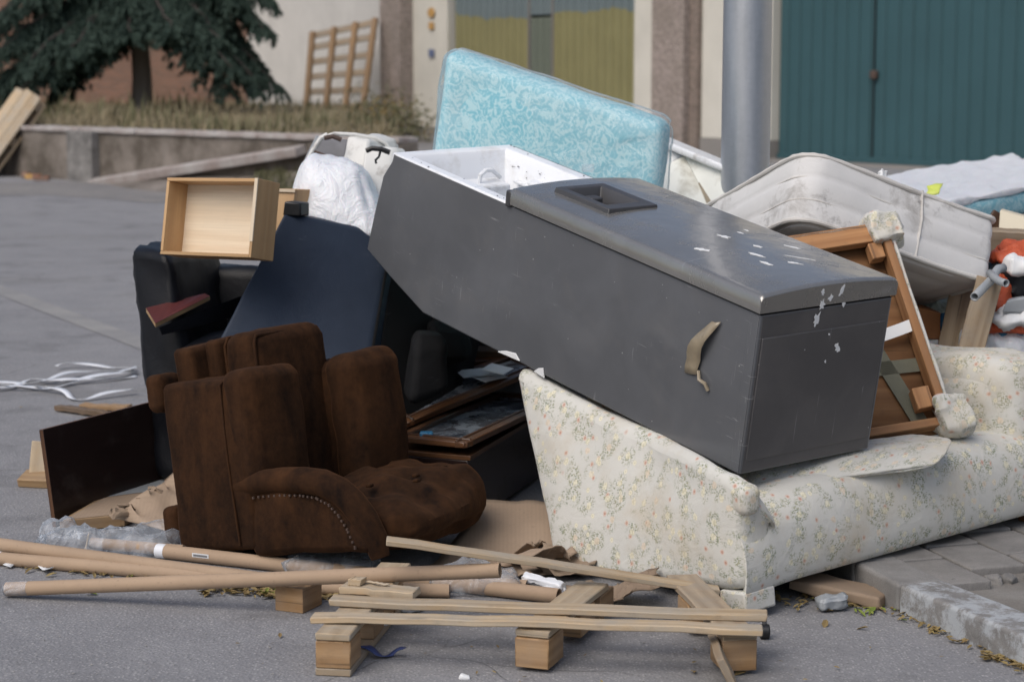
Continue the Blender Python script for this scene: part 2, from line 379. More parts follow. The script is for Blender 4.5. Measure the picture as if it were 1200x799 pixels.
def m_fridge(name, c, metal, rough, glossy_dirt=0.):
    t = NT(name); v = t.co('Object', rand=False); n = t.noise(v, 2.3, 6, .65)
    col = t.mix(n, tuple(x * .84 for x in c), tuple(x * 1.16 for x in c))
    s1 = t.noise(t.warp(t.co('Object', (2.5, 1, 60), (0.2, .45, 0), rand=False), .8, 2.), 2.5, 3, .5); s2 = t.noise(t.warp(t.co('Object', (60, 1, 4), (0, -.3, 0), rand=False), .9, 2.), 2.2, 3, .5)
    area = t.ramp(t.noise(v, 4.1, 3), (.52, 0.), (.64, 1.))
    sc = t.math('MULTIPLY', t.math('MAXIMUM', t.ramp(s1, (.675, 0.), (.70, 1.)), t.ramp(s2, (.68, 0.), (.70, 1.))), area)
    col = t.mix(t.math('MULTIPLY', t.ramp(t.noise(t.warp(v, 2, .5), 2.6, 5, .6), (.45, 0.), (.65, 1.)), .35), col, tuple(min(1, x * 1.45) for x in c)); col = t.mix(t.math('MULTIPLY', sc, .6), col, (.42, .42, .43))
    spk = t.math('MULTIPLY', t.ramp(t.vor(v, 38), (.06, 1.), (.1, 0.)), t.ramp(t.sep(t.vor(v, 38, out='Color'))[0], (.9, 0.), (.92, 1.)))
    col = t.mix(spk, col, (.5, .5, .5))
    dust = t.ramp(t.noise(t.warp(v, 3, .3), 5, 7, .75), (.5, 0.), (.72, .5 + glossy_dirt)); col = t.mix(t.math('MULTIPLY', dust, .35), col, (.20, .18, .16))
    t.bump(t.math('ADD', t.noise(v, 3.2, 3), t.math('ADD', t.math('MULTIPLY', t.noise(v, 120, 2), .02), t.math('MULTIPLY', sc, -.04))), .18, .03)
    return t.fin(col, t.math('MULTIPLY_ADD', dust, .35, rough), metal)
def m_damask():
    t = NT('blue_damask_fabric'); uv = t.co('UV', rand=False); v = t.warp(uv, 11, .05)
    d = t.vor(v, 15, rnd_=.8, dim='2D'); a = t.ramp(t.math('SINE', t.math('MULTIPLY', d, 26.)), (.35, 0.), (.65, 1.))
    n = t.ramp(t.noise(t.warp(uv, 12, .06), 19, 5, .65, 2.4), (.44, 0.), (.56, 1.))
    k = t.math('MULTIPLY', a, .30); k = t.math('ADD', k, t.math('MULTIPLY', n, .70))
    col = t.mix(t.ramp(k, (.2, 0.), (.62, 1.)), (.155, .42, .51), (.36, .57, .62))
    col = t.mix(t.math('MULTIPLY', t.ramp(t.noise(uv, 4, 5), (.5, 0.), (.7, 1.)), .3), col, (.45, .60, .64))
    t.bump(t.noise(uv, 6, 4), .3, .01)
    return t.fin(col, .6)
def m_ticking(name='white_ticking', c=(.56, .545, .53), blot=1.):
    t = NT(name); v = t.co('Object', rand=False); n = t.noise(v, 5, 6, .65)
    col = t.mix(n, tuple(x * .82 for x in c), c)
    st = t.math('MULTIPLY', t.ramp(t.noise(t.warp(v, 6, .12), 3.3, 7, .72), (.52, 0.), (.72, .95)), blot); col = t.mix(st, col, (.16, .14, .12))
    mold = t.math('MULTIPLY', t.ramp(t.noise(v, 20, 6, .8), (.54, 0.), (.68, 1.)), t.ramp(t.noise(v, 2.6, 3), (.48, 0.), (.6, 1.))); col = t.mix(t.math('MULTIPLY', mold, blot), col, (.05, .045, .045))
    t.bump(t.math('ADD', t.noise(v, 14, 4, dist=1), t.math('MULTIPLY', t.vor(v, 220), .12)), .3, .008)
    return t.fin(col, .8, Sheen_Weight=.1)
def m_film(name, op=.25, tint=(.8, .84, .88), sc=14, rough=.18, st=.7):
    t = NT(name); v = t.co('Object', rand=False)
    t.bump(t.math('ADD', t.noise(v, sc, 5, .6, 1.5), t.math('MULTIPLY', t.wave(t.warp(v, 3, .6), sc * .3, 8, 2), .4)), st, .012)
    m = t.fin(tint, rough, Specular_IOR_Level=.6)
    tr = t.n('ShaderNodeBsdfTransparent'); mx = t.n('ShaderNodeMixShader'); lw = t.n('ShaderNodeLayerWeight'); lw.inputs[0].default_value = .12
    fac = t.math('ADD', t.math('MULTIPLY', lw.outputs['Fresnel'], .7), t.math('MULTIPLY_ADD', t.ramp(t.noise(v, sc * .7, 5, .7), (.4, 0.), (.7, 1.)), op, op * .5)); fac = t.math('MINIMUM', fac, 1.)
    t.set(mx.inputs[0], fac); t.set(mx.inputs[1], tr.outputs[0]); t.set(mx.inputs[2], t.b.outputs[0]); t.set(t.out.inputs[0], mx.outputs[0])
    return m
def m_bag(name, c, sc=9, trans=.0, rough=.4):
    t = NT(name); v = t.co('Object', rand=False); n = t.noise(v, 5, 4)
    wv = t.math('ABSOLUTE', t.math('SUBTRACT', t.noise(t.warp(v, 4, .15), sc, 4, .6, .8), .5))
    t.bump(t.math('ADD', wv, t.math('MULTIPLY', t.math('ABSOLUTE', t.math('SUBTRACT', t.noise(v, sc * 2.5, 3), .5)), .25)), .45, .05)
    return t.fin(t.mix(n, tuple(x * .88 for x in c), c), rough, Subsurface_Weight=trans, Subsurface_Scale=.02)
def m_galv():
    t = NT('galvanised_steel'); v = t.co('Object', rand=False); n = t.noise(t.co('Object', (6, 6, .7), rand=False), 3, 5, .65); vo = t.vor(v, 55, out='Color')
    col = t.mix(n, (.33, .35, .38), (.52, .54, .58)); vv_ = t.sep(vo)[0]; col = t.mix(t.math('MULTIPLY', vv_, .12), col, (.6, .62, .66))
    t.bump(t.noise(v, 12, 3), .03, .004)
    return t.fin(col, t.math('MULTIPLY_ADD', n, .3, .30), .9)
def m_stucco(name, c, dirty=(.4, .38, .34)):
    t = NT(name); v = t.co('Object', rand=False); n = t.noise(v, .9, 6, .65)
    col = t.mix(t.ramp(n, (.35, 0.), (.7, 1.)), tuple(x * .86 for x in c), c)
    streak = t.noise(t.co('Object', (1, 1, .12), rand=False), 2.2, 6, .7); col = t.mix(t.ramp(streak, (.55, 0.), (.8, .6)), col, dirty)
    t.bump(t.noise(v, 30, 4), .3, .01)
    return t.fin(col, .9)
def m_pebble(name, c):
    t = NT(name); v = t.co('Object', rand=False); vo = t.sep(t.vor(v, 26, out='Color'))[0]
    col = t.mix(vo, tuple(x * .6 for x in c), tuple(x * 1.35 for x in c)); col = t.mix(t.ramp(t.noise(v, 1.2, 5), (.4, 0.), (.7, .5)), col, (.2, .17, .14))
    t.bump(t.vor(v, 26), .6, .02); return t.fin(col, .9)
def m_gate(name, c, c2=None, zline=3.0):
    t = NT(name); v = t.co('Object', rand=False); n = t.noise(v, .8, 6, .65); col = t.mix(n, tuple(x * .82 for x in c), tuple(x * 1.15 for x in c))
    if c2:
        z = t.sep(v)[2]; f = t.math('LESS_THAN', t.math('ADD', z, t.math('MULTIPLY', t.math('SUBTRACT', t.noise(t.co('Object', (1, 1, .2), rand=False), .35, 6, .7), .5), 1.1)), zline)
        col = t.mix(f, col, t.mix(t.noise(v, 1.5, 6, .7), tuple(x * .8 for x in c2), tuple(x * 1.2 for x in c2)))
    col = t.mix(t.ramp(t.noise(t.co('Object', (3, 3, .3), rand=False), 2, 6, .75), (.6, 0.), (.8, .5)), col, tuple(x * .6 for x in c))
    t.bump(t.noise(v, 1.5, 3), .2, .03)
    return t.fin(col, .5)
def m_brick():
    t = NT('brick_masonry'); mp = t.co('UV', rand=False); b = t.n('ShaderNodeTexBrick'); t.set(b.inputs['Vector'], mp)
    b.inputs['Scale'].default_value = 1; b.inputs['Brick Width'].default_value = .26; b.inputs['Row Height'].default_value = .075; b.inputs['Mortar Size'].default_value = .012
    b.inputs['Color1'].default_value = (.23, .10, .06, 1); b.inputs['Color2'].default_value = (.15, .07, .045, 1); b.inputs['Mortar'].default_value = (.24, .2, .17, 1)
    col = t.mix(t.ramp(t.noise(t.co('Object', rand=False), .7, 5), (.4, 0.), (.7, .6)), b.outputs[0], (.19, .12, .085)); t.bump(b.outputs[1], -.5, .02)
    return t.fin(col, .9)
def m_leafy(name, a, b, sc=3, rough=.7):
    t = NT(name); v = t.co('Object', rand=False); n = t.noise(v, sc, 4); g = t.n('ShaderNodeNewGeometry')
    col = t.mix(t.math('ADD', t.math('MULTIPLY', n, .6), t.math('MULTIPLY', g.outputs['Random Per Island'], .4)), a, b)
    return t.fin(col, rough, Specular_IOR_Level=.25)
def m_cardboard(name, c=(.36, .25, .165), stripes=0., damp=.25):
    t = NT(name); v = t.co('UV'); n = t.noise(v, 5, 6, .65); col = t.mix(n, tuple(x * .85 for x in c), tuple(x * 1.12 for x in c))
    col = t.mix(t.math('MULTIPLY', t.ramp(t.noise(v, 2.6, 6, .7), (.5, 0.), (.7, 1.)), damp), col, (.16, .11, .075))
    if stripes: col = t.mix(t.math('MULTIPLY', t.wave(v, stripes, .5, d='Y'), .16), col, tuple(x * .6 for x in c))
    sp = t.ramp(t.noise(v, 70, 3), (.62, 0.), (.7, .35)); col = t.mix(sp, col, tuple(x * .6 for x in c))
    t.bump(t.noise(v, 20, 5), .15, .004); return t.fin(col, .8)
def m_laminate(name, c, rough=.35):
    t = NT(name); v = t.co('UV'); n = t.noise(t.co('UV', (2, 40, 1)), 2, 4); col = t.mix(n, tuple(x * .7 for x in c), tuple(x * 1.3 for x in c))
    d = t.ramp(t.noise(v, 5, 7, .75), (.55, 0.), (.75, .35)); col = t.mix(d, col, (.10, .085, .075)); return t.fin(col, t.math('MULTIPLY_ADD', d, .6, rough))

MAT = dict(
    asphalt=m_asphalt(), concrete=m_concrete('concrete'), kerb=m_concrete('kerb_concrete', (.24, .235, .23), (.15, .145, .14), crack=0.),
    kerb_paint=m_concrete('flaking_white_kerb_paint', (.24, .235, .23), paint=(.35, .37, .39), pamt=.50, crack=.12), paver=m_concrete('paver_concrete', (.235, .225, .215), (.15, .145, .14), 6, crack=0.),
    pit=m_concrete('pit_cement', (.22, .21, .195), (.14, .125, .11), 3, crack=.15),
    pine=m_wood('pale_pine', (.54, .42, .28), (.40, .285, .165), .75, (.34, .31, .26)), pine_grey=m_wood('weathered_pine', (.40, .31, .21), (.26, .185, .115), .7, (.27, .24, .20)),
    block=m_wood('block_pine', (.40, .25, .125), (.26, .145, .06), .25), ply=m_wood('frame_wood', (.44, .225, .095), (.30, .135, .05), .1), chip=m_wood('raw_chipboard', (.40, .26, .13), (.28, .17, .08), .2, knots=False),
    veneer=m_wood('beech_veneer', (.56, .36, .18), (.49, .295, .14), 0., gsc=.7, rough=.5, knots=False, dirt=.08), birch=m_wood('birch_board', (.72, .61, .46), (.66, .53, .38), 0., gsc=.6, rough=.55, knots=False, dirt=.05),
    darkwood=m_wood('dark_brown_wood', (.085, .04, .02), (.045, .02, .01), 0., rough=.4), midwood=m_wood('brown_moulding', (.13, .06, .027), (.07, .03, .013), 0., rough=.4),
    oldwood=m_wood('old_grey_brown_board', (.17, .11, .065), (.09, .055, .03), .4, (.15, .13, .11)),
    tubecard=m_cardboard('tube_card', (.37, .265, .18), damp=.2), card=m_cardboard('brown_card', (.33, .245, .175), 22.), cardedge=m_cardboard('torn_card', (.25, .185, .13), 0, .5),
    orangecard=m_cardboard('orange_brown_board', (.36, .15, .055)),
    floral=m_floral(), velvet=m_velvet(), velvet_dark=m_velvet('dark_brown_velvet', (.010, .0055, .0035), (.04, .018, .008)),
    leather=m_leather('black_leather', (.006, .0065, .009), .38), leather_matte=m_leather('dull_black_leather', (.005, .0052, .006), .75), navy=m_leather('navy_leather', (.024, .034, .055), .48),
    fridge=m_fridge('grey_enamel', (.128, .134, .146), .25, .33), fridge_end=m_fridge('grey_enamel_end', (.085, .082, .085), .2, .42), lid=m_fridge('grey_door_steel', (.27, .265, .255), .6, .17, .35),
    darkplastic=m_plain('dark_grey_plastic', (.05, .05, .054), .45), blackplastic=m_plain('black_plastic', (.012, .012, .013), .4),
    linerwhite=m_plain('white_liner_plastic', (.80, .82, .85), .3, .03, dirt=(.6, .59, .57), dsc=7), whiteplastic=m_plain('white_plastic', (.74, .76, .78), .35, .06, dirt=(.35, .33, .3), dsc=9), oldwhite=m_plain('yellowed_white_plastic', (.74, .75, .70), .45, .1, dirt=(.3, .27, .2), dsc=5),
    debriswhite=m_plain('broken_white_enamel', (.62, .62, .60), .45, .15, dirt=(.16, .13, .1), dsc=9), greypvc=m_plain('grey_pvc', (.27, .29, .31), .45, .1),
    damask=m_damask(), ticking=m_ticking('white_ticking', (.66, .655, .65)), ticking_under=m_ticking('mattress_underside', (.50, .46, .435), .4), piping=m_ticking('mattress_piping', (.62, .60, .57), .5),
    film=m_film('clear_mattress_film', .13, (.85, .93, .96), 7, .10, .9), film2=m_film('crumpled_clear_film', .24, (.72, .78, .86), 22, .18),
    whitebag=m_bag('white_bag_plastic', (.74, .76, .80), 9, .1), orangebag=m_bag('orange_bag_cloth', (.48, .085, .03), 11, 0, .6), bluebag=m_bag('blue_bag_plastic', (.03, .16, .30), 10), redcloth=m_bag('dark_red_cloth', (.16, .012, .03), 12, 0, .8), greenbag=m_bag('green_white_plastic', (.42, .50, .46), 16),
    galv=m_galv(), cream=m_stucco('cream_render', (.62, .595, .53)), white_wall=m_stucco('white_render', (.56, .55, .53), (.34, .335, .33)), pebble=m_pebble('pebble_dash', (.30, .25, .225)), pebble_shaded=m_pebble('pebble_dash_shaded', (.21, .165, .14)), plinth=m_stucco('grey_plinth_render', (.25, .235, .22)),
    teal=m_gate('teal_sheet_steel', (.032, .084, .098)), wicket=m_gate('grey_green_sheet_steel', (.125, .145, .115)), olive=m_gate('olive_and_teal_sheet_steel', (.13, .165, .175), (.215, .20, .095), 3.05),
    brick=m_brick(), lowwall=m_concrete('stained_wall_render', (.235, .205, .18), (.085, .07, .055), 1.9, crack=0.), coping=m_concrete('coping_concrete', (.42, .40, .39), (.27, .22, .2), 2., crack=0.),
    apron=m_concrete('worn_apron', (.25, .235, .22), (.17, .165, .165), 1.2), soil=m_leafy('dry_soil', (.14, .12, .075), (.2, .17, .10), 1.5), grass=m_leafy('dry_grass', (.17, .145, .09), (.30, .25, .165), .8), greengrass=m_leafy('green_grass', (.075, .085, .042), (.19, .175, .10), 1.),
    needles=m_leafy('cedar_needles', (.014, .028, .022), (.060, .092, .072), 1.2, .8), bark=m_stucco('grey_bark', (.27, .24, .225), (.13, .115, .105)), limbbark=m_stucco('dark_bark', (.06, .05, .045), (.04, .035, .03)),
    leaf=m_leafy('dead_leaf', (.14, .085, .04), (.30, .24, .10), 30), greenleaf=m_leafy('green_leaf', (.10, .16, .03), (.25, .27, .06), 30), paper=m_plain('white_paper', (.68, .69, .70), .7, .08), strap=m_plain('white_strap_plastic', (.72, .74, .78), .4, .08),
    bluerib=m_plain('blue_ribbon', (.03, .05, .16), .6), webbing=m_plain('grey_green_webbing', (.115, .115, .085), .85, .2, 30, bump=.3, bsc=300), maroon=m_laminate('maroon_laminate', (.10, .026, .024)), brownlam=m_laminate('dark_brown_laminate', (.020, .0115, .010), .3), glass=None,
    tape=m_plain('brown_packing_tape', (.27, .225, .16), .3, .25, 20, bump=.4, bsc=30), linewhite=m_concrete('worn_road_paint', (.29, .283, .27), (.215, .212, .215), 3, crack=0.), signorange=m_plain('orange_sign', (.46, .27, .09), .6), bluemark=m_plain('blue_mark', (.12, .15, .25), .7), yellowscrap=m_plain('yellow_green_plastic', (.55, .62, .12), .5), creamboard=m_plain('cream_board', (.58, .52, .40), .6, .1, dirt=(.3, .22, .15)), rust=m_plain('rusty_metal', (.07, .045, .035), .7, .4, 10), greyrag=m_plain('grey_clutter', (.16, .16, .17), .7, .4, 15), whitebox=m_plain('white_foam', (.62, .65, .62), .6, .06))
def m_glass():
    t = NT('cabinet_glass'); v = t.co('UV'); d = t.ramp(t.noise(t.warp(v, 5, .3), 7, 6, .7), (.42, 0.), (.62, .75))
    m = t.fin(t.mix(d, (.03, .035, .045), (.20, .23, .27)), t.math('MULTIPLY_ADD', d, .5, .05), 0, Specular_IOR_Level=.8); return m
MAT['glass'] = m_glass()

def bar(p0, p1, wd, th, face):
    """plank between two points; `face` is the direction its broad side looks"""
    p0, p1 = A(*p0), A(*p1); x = nrm(p1 - p0); f = nrm(A(*face) - x * (A(*face) @ x)); y = np.cross(f, x); c = []
    for k in range(8):
        p = p0 if not k & 1 else p1
        c.append(p + y * (wd / 2 if k & 2 else -wd / 2) + f * (th / 2 if k & 4 else -th / 2))
    return c
def plank(name, mat, parent, p0, p1, wd, th, face=(0, 0, 1), bevel=.003, warp=0, chip=0):
    """wooden board as an object of its own (own local axes so that the grain follows it)"""
    p0, p1 = A(*p0), A(*p1); x = nrm(p1 - p0); L = np.linalg.norm(p1 - p0); f = nrm(A(*face) - x * (A(*face) @ x)); y = np.cross(f, x)
    m = Matrix.Identity(4)
    for i in range(3): m[i][0], m[i][1], m[i][2], m[i][3] = x[i], y[i], f[i], p0[i]
    n = 12 if warp or chip else 2
    V = []; Fc = []
    for i in range(n):
        t = i / (n - 1); dz = warp * math.sin(math.pi * t) + (rnd.uniform(-1, 1) * chip); dy = rnd.uniform(-1, 1) * chip
        ex = (rnd.uniform(-1, 1) * chip * 2 if i in (0, n - 1) else 0)
        for a, b in ((-1, -1), (1, -1), (1, 1), (-1, 1)): V.append((t * L + ex * (1 if b > 0 else .3), a * wd / 2 + dy * (a > 0), b * th / 2 + dz))
    for i in range(n - 1):
        for k in range(4): Fc.append((i * 4 + k, (i + 1) * 4 + k, (i + 1) * 4 + (k + 1) % 4, i * 4 + (k + 1) % 4))
    Fc += [(0, 1, 2, 3), tuple(range((n - 1) * 4, n * 4))]
    o = mk(name, V, Fc, mat, parent, None, bevel=bevel, seg=1, smooth=30)
    if parent is not None: o.matrix_local = parent.matrix_world.inverted() @ m if parent.matrix_world else m
    else: o.matrix_local = m
    bm = bmesh.new(); bm.from_mesh(o.data); bmesh.ops.recalc_face_normals(bm, faces=bm.faces); bm.to_mesh(o.data); bm.free()
    return o
def empty(name, label, cat, loc, group=None):
    o = thing(name, label, cat, Matrix.Translation(Vector([float(a) for a in loc])), group)
    return o

# ================================================================== SETTING
mk('ground', [(-300, -60, 0), (300, -60, 0), (300, 500, 0), (-300, 500, 0)], [(0, 1, 2, 3)], MAT['asphalt'])['kind'] = 'structure'
def sheet(name, pts, z, mat):
    o = mk(name, [(p[0], p[1], z) for p in pts], [tuple(range(len(pts)))], mat); o['kind'] = 'structure'
    if o.data.polygons[0].normal.z < 0: o.data.flip_normals()
    return o
sheet('driveway_apron', [on(-150, 214)[:2], on(112, 213.5)[:2], on(260, 232)[:2], on(180, 238)[:2], on(60, 229)[:2], on(-150, 231)[:2]], .004, MAT['apron'])
pl0, pl1 = on(-60, 318), on(190, 412); dd = nrm((pl1 - pl0)[[1, 0, 2]] * A(-1, 1, 0)) * .09
sheet('road_line', [pl0 - dd, pl1 - dd, pl1 + dd, pl0 + dd], .004, MAT['linewhite'])
# pavement: slab, kerb stones, pavers
KL = [A(1.72, 4.55, 0), A(1.60, 4.95, 0), A(1.426, 5.376, 0), A(1.183, 5.946, 0), A(1.096, 6.233, 0), A(.99, 6.65, 0), A(.83, 7.25, 0), A(.6, 8.1, 0), A(.3, 9.2, 0), A(.0, 10.4, 0)]
poly = [(p[0] + .05, p[1]) for p in KL] + [(14, 10.4), (14, 4.55)]
Vp, Fp = prism(poly, -.05, .058, 2)
pav = mk('pavement', Vp, Fp, MAT['pit'], smooth=0); pav['kind'] = 'structure'
bm = bmesh.new(); bm.from_mesh(pav.data); bmesh.ops.recalc_face_normals(bm, faces=bm.faces); bm.to_mesh(pav.data); bm.free()
for i in range(len(KL) - 1):
    a, b = KL[i], KL[i + 1]; x = nrm(b - a); L = np.linalg.norm(b - a) - .006; y = A(x[1], -x[0], 0)   # y points into the pavement
    P, rest, n, Fc = soft((L, .16, .15), .014, .035)
    k = fbm(rest * 9 + i * 3, i, 4); P = P + n * k[:, None] * .0012
    o = mk('kerb_stone', P, Fc, MAT['kerb_paint'] if i < 3 else MAT['kerb'], pav, rest=rest, smooth=50)
    c = (a + b) / 2 + y * .08 + A(0, 0, .091 - .075); o.matrix_local = frame(c, x, np.cross((0, 0, 1), x))
e1 = nrm(A(-.27, .96, 0)); e2 = A(e1[1], -e1[0], 0); o0 = A(1.10, 5.9, 0) + e2 * .20
tiles = []
for r_ in range(0, 10):
    for c_ in range(-2, 9):
        ctr = o0 + e2 * (r_ * .212 + .1) + e1 * ((c_ + (.5 if r_ % 2 else 0)) * .312 + .15)
        if ctr[1] - .10 < 5.93 + (ctr[0] - 1.29) * .42 or ctr[1] > 8: continue
        tiles.append(ctr)
protos = []
for k in range(4):
    P, rest, n, Fc = soft((.298, .198, .05), .008, .05); P = P + n * fbm(rest * 8 + k * 9, k, 3)[:, None] * .0022
    protos.append((P, rest, Fc))
pm = []
for i, c in enumerate(tiles):
    m = frame(c + A(0, 0, .062 + rnd.uniform(-.003, .004)), e1 + A(rnd.uniform(-.02, .02), rnd.uniform(-.02, .02), rnd.uniform(-.008, .008)), np.cross((0, 0, 1), e1))
    if i < 4: o = mk('paver', *protos[i][:1], protos[i][2], MAT['paver'], pav, rest=protos[i][1], smooth=50); o.matrix_local = m; pm.append(o)
    else: inst(pm[i % 4], pav, m)
for i in range(6):                                               # broken stones along the edge of the pit
    c = on(1100 + i * 21, 689 - i * 2.4 + rnd.uniform(-1.5, 1.5), .066); s = rnd.uniform(.014, .026)
    softmk('rubble_stone', (s * 2, s * 1.6, s * 1.3), MAT['paver'], pav, pose((rnd.uniform(-20, 20), rnd.uniform(-20, 20), rnd.uniform(0, 180)), c), r=s * .4, cell=.012, wr=s * .3, ws=40, seed=i)

# raised verge with a low wall
Cw = [A(-13.2, 38.2, 0), A(-6.77, 31.5, 0), A(-1.45, 26.2, 0)]
gx = np.linspace(0, 1, 40); gy = np.linspace(0, 1, 24)
front = [np.interp(gx, [0, .45, 1], [-13.4, -6.77, -1.2]), np.interp(gx, [0, .45, 1], [38.5, 31.6, 26.3])]
back = [np.interp(gx, [0, 1], [-26, -2.6]), np.interp(gx, [0, 1], [76, 51.5])]
Pg = np.zeros((40, 24, 3))
for i in range(40):
    for j in range(24):
        t = gy[j]; x = front[0][i] * (1 - t) + back[0][i] * t; y = front[1][i] * (1 - t) + back[1][i] * t
        z = .76 + .12 * t + .06 * float(vnoise([[x * .5, y * .5, 0]], 3)[0]); z *= 1 if i < 36 else (39 - i) / 3.
        Pg[i, j] = (x, y, z)
g = mk('grass_bank', *gridvf(Pg), MAT['soil']); g['kind'] = 'structure'
lw = empty('low_wall', 'low stained retaining wall with pale coping below the grass and the cedar tree', 'wall', Cw[1])
def wallseg(a, b, nm, mat, z0, z1, th):
    x = nrm(b - a); L = np.linalg.norm(b - a); P, rest, n, Fc = soft((L, th, z1 - z0), .015, .25); P = P + n * fbm(rest * 1.5, 5)[:, None] * .012
    y = np.cross((0, 0, 1), x); m = frame((a + b) / 2 + A(0, 0, (z0 + z1) / 2) + y * th / 2, x, y)
    o = mk(nm, P, Fc, mat, lw, rest=rest); o.matrix_local = lw.matrix_world.inverted() @ m; return o
wallseg(Cw[0], Cw[1], 'wall_segment', MAT['lowwall'], -.05, .76, .3); wallseg(Cw[1], Cw[2], 'wall_segment', MAT['lowwall'], -.05, .76, .3)
for a, b in ((Cw[0], Cw[1]), (Cw[1], Cw[2])):
    n_ = 5
    for i in range(n_):
        p, q = a + (b - a) * i / n_, a + (b - a) * (i + 1) / n_; x = nrm(q - p); y = np.cross((0, 0, 1), x)
        P, rest, n, Fc = soft((np.linalg.norm(q - p) - .02, .38, .075), .015, .12); P = P + n * fbm(rest * 4 + i, 5 + i)[:, None] * .012
        o = mk('coping_stone', P, Fc, MAT['coping'], lw, rest=rest); o.matrix_local = lw.matrix_world.inverted() @ frame((p + q) / 2 + A(0, 0, .80) + y * .14, x, y)
c = Cw[1] + A(.05, -.12, 0); mk('wall_pier', *boxvf(-.35, .35, -.1, .25, -.05, .79), MAT['concrete'], lw, bevel=.02).matrix_local = lw.matrix_world.inverted() @ frame(c, nrm(Cw[2] - Cw[1]), (0, 1, 0))
for i in range(4):
    softmk('loose_brick', (.24, .12, .08), MAT['signorange'] if i == 1 else MAT['brick'], lw, lw.matrix_world.inverted() @ pose((rnd.uniform(-15, 15), rnd.uniform(-15, 15), rnd.uniform(0, 180)), Vector(on(34 + i * 5, 206 + i, .04))), r=.01, cell=.08)
cb0, cb1 = on(108, 214), at(352, 177, 27.4)
mm = mk('ramp_kerb', *MB().hexa(bar(cb0 + A(0, .1, -.02), cb1 + A(0, .1, 0), .22, .14, (0, -.3, 1))).__dict__.values(), MAT['coping'], bevel=.02); mm['kind'] = 'structure'
Pg = np.zeros((24, 10, 3))
for i in range(24):
    for j in range(10):
        t = i / 23; u = j / 9; top = cb0 + (cb1 + A(1.5, -.2, .05) - cb0) * t - A(0, 0, .03); bot = on(108 + 330 * t, 214 + 24 * min(1, t * 1.6) + 4 * math.sin(t * 9), -.01)
        p = top * (1 - u) + bot * u; Pg[i, j] = p + A(0, 0, .06 * math.sin(math.pi * u) * t + .03 * float(vnoise([p * 2], 4)[0]) * t)
mm = mk('weedy_slope', *gridvf(Pg), MAT['lowwall']); mm['kind'] = 'structure'

# grass (stuff): curved blades
def blades(name, spots, mat, hmin, hmax, wd=.012):
    V = []; Fc = []
    for (x, y, z) in spots:
        h = rnd.uniform(hmin, hmax) * (.45 + .55 * min(1, max(0, (-x - 1) / 6))) * (.5 + .9 * abs(float(vnoise([[x * .9, y * .6, 2]], 4)[0]))); a = rnd.uniform(0, 6.28); l = rnd.uniform(.1, .5) * h; dx, dy = math.cos(a), math.sin(a); b = len(V); px, py = -dy * wd, dx * wd
        V += [(x - px, y - py, z), (x + px, y + py, z), (x + dx * l * .35 + px * .7, y + dy * l * .35 + py * .7, z + h * .6), (x + dx * l * .35 - px * .7, y + dy * l * .35 - py * .7, z + h * .6), (x + dx * l, y + dy * l, z + h)]
        Fc += [(b, b + 1, b + 2, b + 3), (b + 3, b + 2, b + 4)]
    o = mk(name, V, Fc, mat, smooth=0); o['kind'] = 'stuff'; return o
def bankpt():
    i = rnd.random(); t = rnd.random() ** 1.5
    x = np.interp(i, [0, .45, 1], [-13.4, -6.77, -1.5]) * (1 - t) + np.interp(i, [0, 1], [-26, -3]) * t; y = np.interp(i, [0, .45, 1], [38.9, 31.9, 26.8]) * (1 - t) + np.interp(i, [0, 1], [76, 51]) * t
    return (x, y, .78 + .12 * t)
blades('dry_grass', [bankpt() for _ in range(7500)], MAT['grass'], .05, .34, .012)
sp = [p for p in (bankpt() for _ in range(5500)) if float(vnoise([[p[0] * .5, p[1] * .3, 1]], 8)[0]) + max(0, -p[0] - 8) * .08 > .22]
blades('green_weeds', sp, MAT['greengrass'], .08, .5, .016)
sp = []
for _ in range(2600):
    t = rnd.uniform(.55, 1.0); u = rnd.random(); top = cb0 + (cb1 + A(1.5, -.2, .05) - cb0) * t; bot = on(108 + 330 * t, 214 + 24 * min(1, t * 1.6), 0); p = top * (1 - u) + bot * u
    sp.append((p[0], p[1], p[2] - .02))
blades('slope_weeds', sp, MAT['greengrass'], .05, .22, .012)

# ------------------------------------------------------------------ warehouse
FA = A(-2.1, 49.6, 0); FD = nrm(A(.55, -.835, 0)); FN = A(FD[1], -FD[0], 0)          # FN: towards the street
def s_of(px):
    k = (px - 600) / F * .995; return (k * FA[1] - FA[0]) / (FD[0] - k * FD[1])
WM = frame(FA, FD, -FN)
wh = thing('warehouse', 'cream rendered warehouse with pebble-dash pillars and sheet steel gates behind the pile', 'building', WM)
def wbox(nm, p0, p1, out0, out1, z0, z1, mat, bevel=.01):
    o = mk(nm, *boxvf(s_of(p0), s_of(p1), -out1, -out0, z0, z1), mat, wh, bevel=bevel, seg=1); return o
wbox('wall_panel', 284, 459.7, -.5, 0, -.1, 12, MAT['white_wall'])
wbox('pillar', 459.9, 484, -.5, .35, -.1, 12, MAT['pebble']); wbox('wall_panel', 484.2, 525, -.5, 0, .40, 12, MAT['cream']); wbox('plinth', 484.2, 525, -.5, .04, -.1, .397, MAT['plinth'])
wbox('wall_panel', 742, 772.8, -.5, 0, .40, 12, MAT['cream']); wbox('plinth', 742, 772.8, -.5, .04, -.1, .397, MAT['plinth'])
wbox('pillar', 773, 811, -.5, .24, -.1, 12, MAT['pebble']); wbox('pillar_return', 811.1, 821, -.5, .1, -.1, 12, MAT['pebble_shaded'])  # pillar's side face: shade put into a darker copy of the pebble dash
wbox('wall_panel', 821.2, 903, -.5, 0, .40, 12, MAT['cream']); wbox('plinth', 821.2, 903, -.5, .04, -.1, .397, MAT['plinth'])
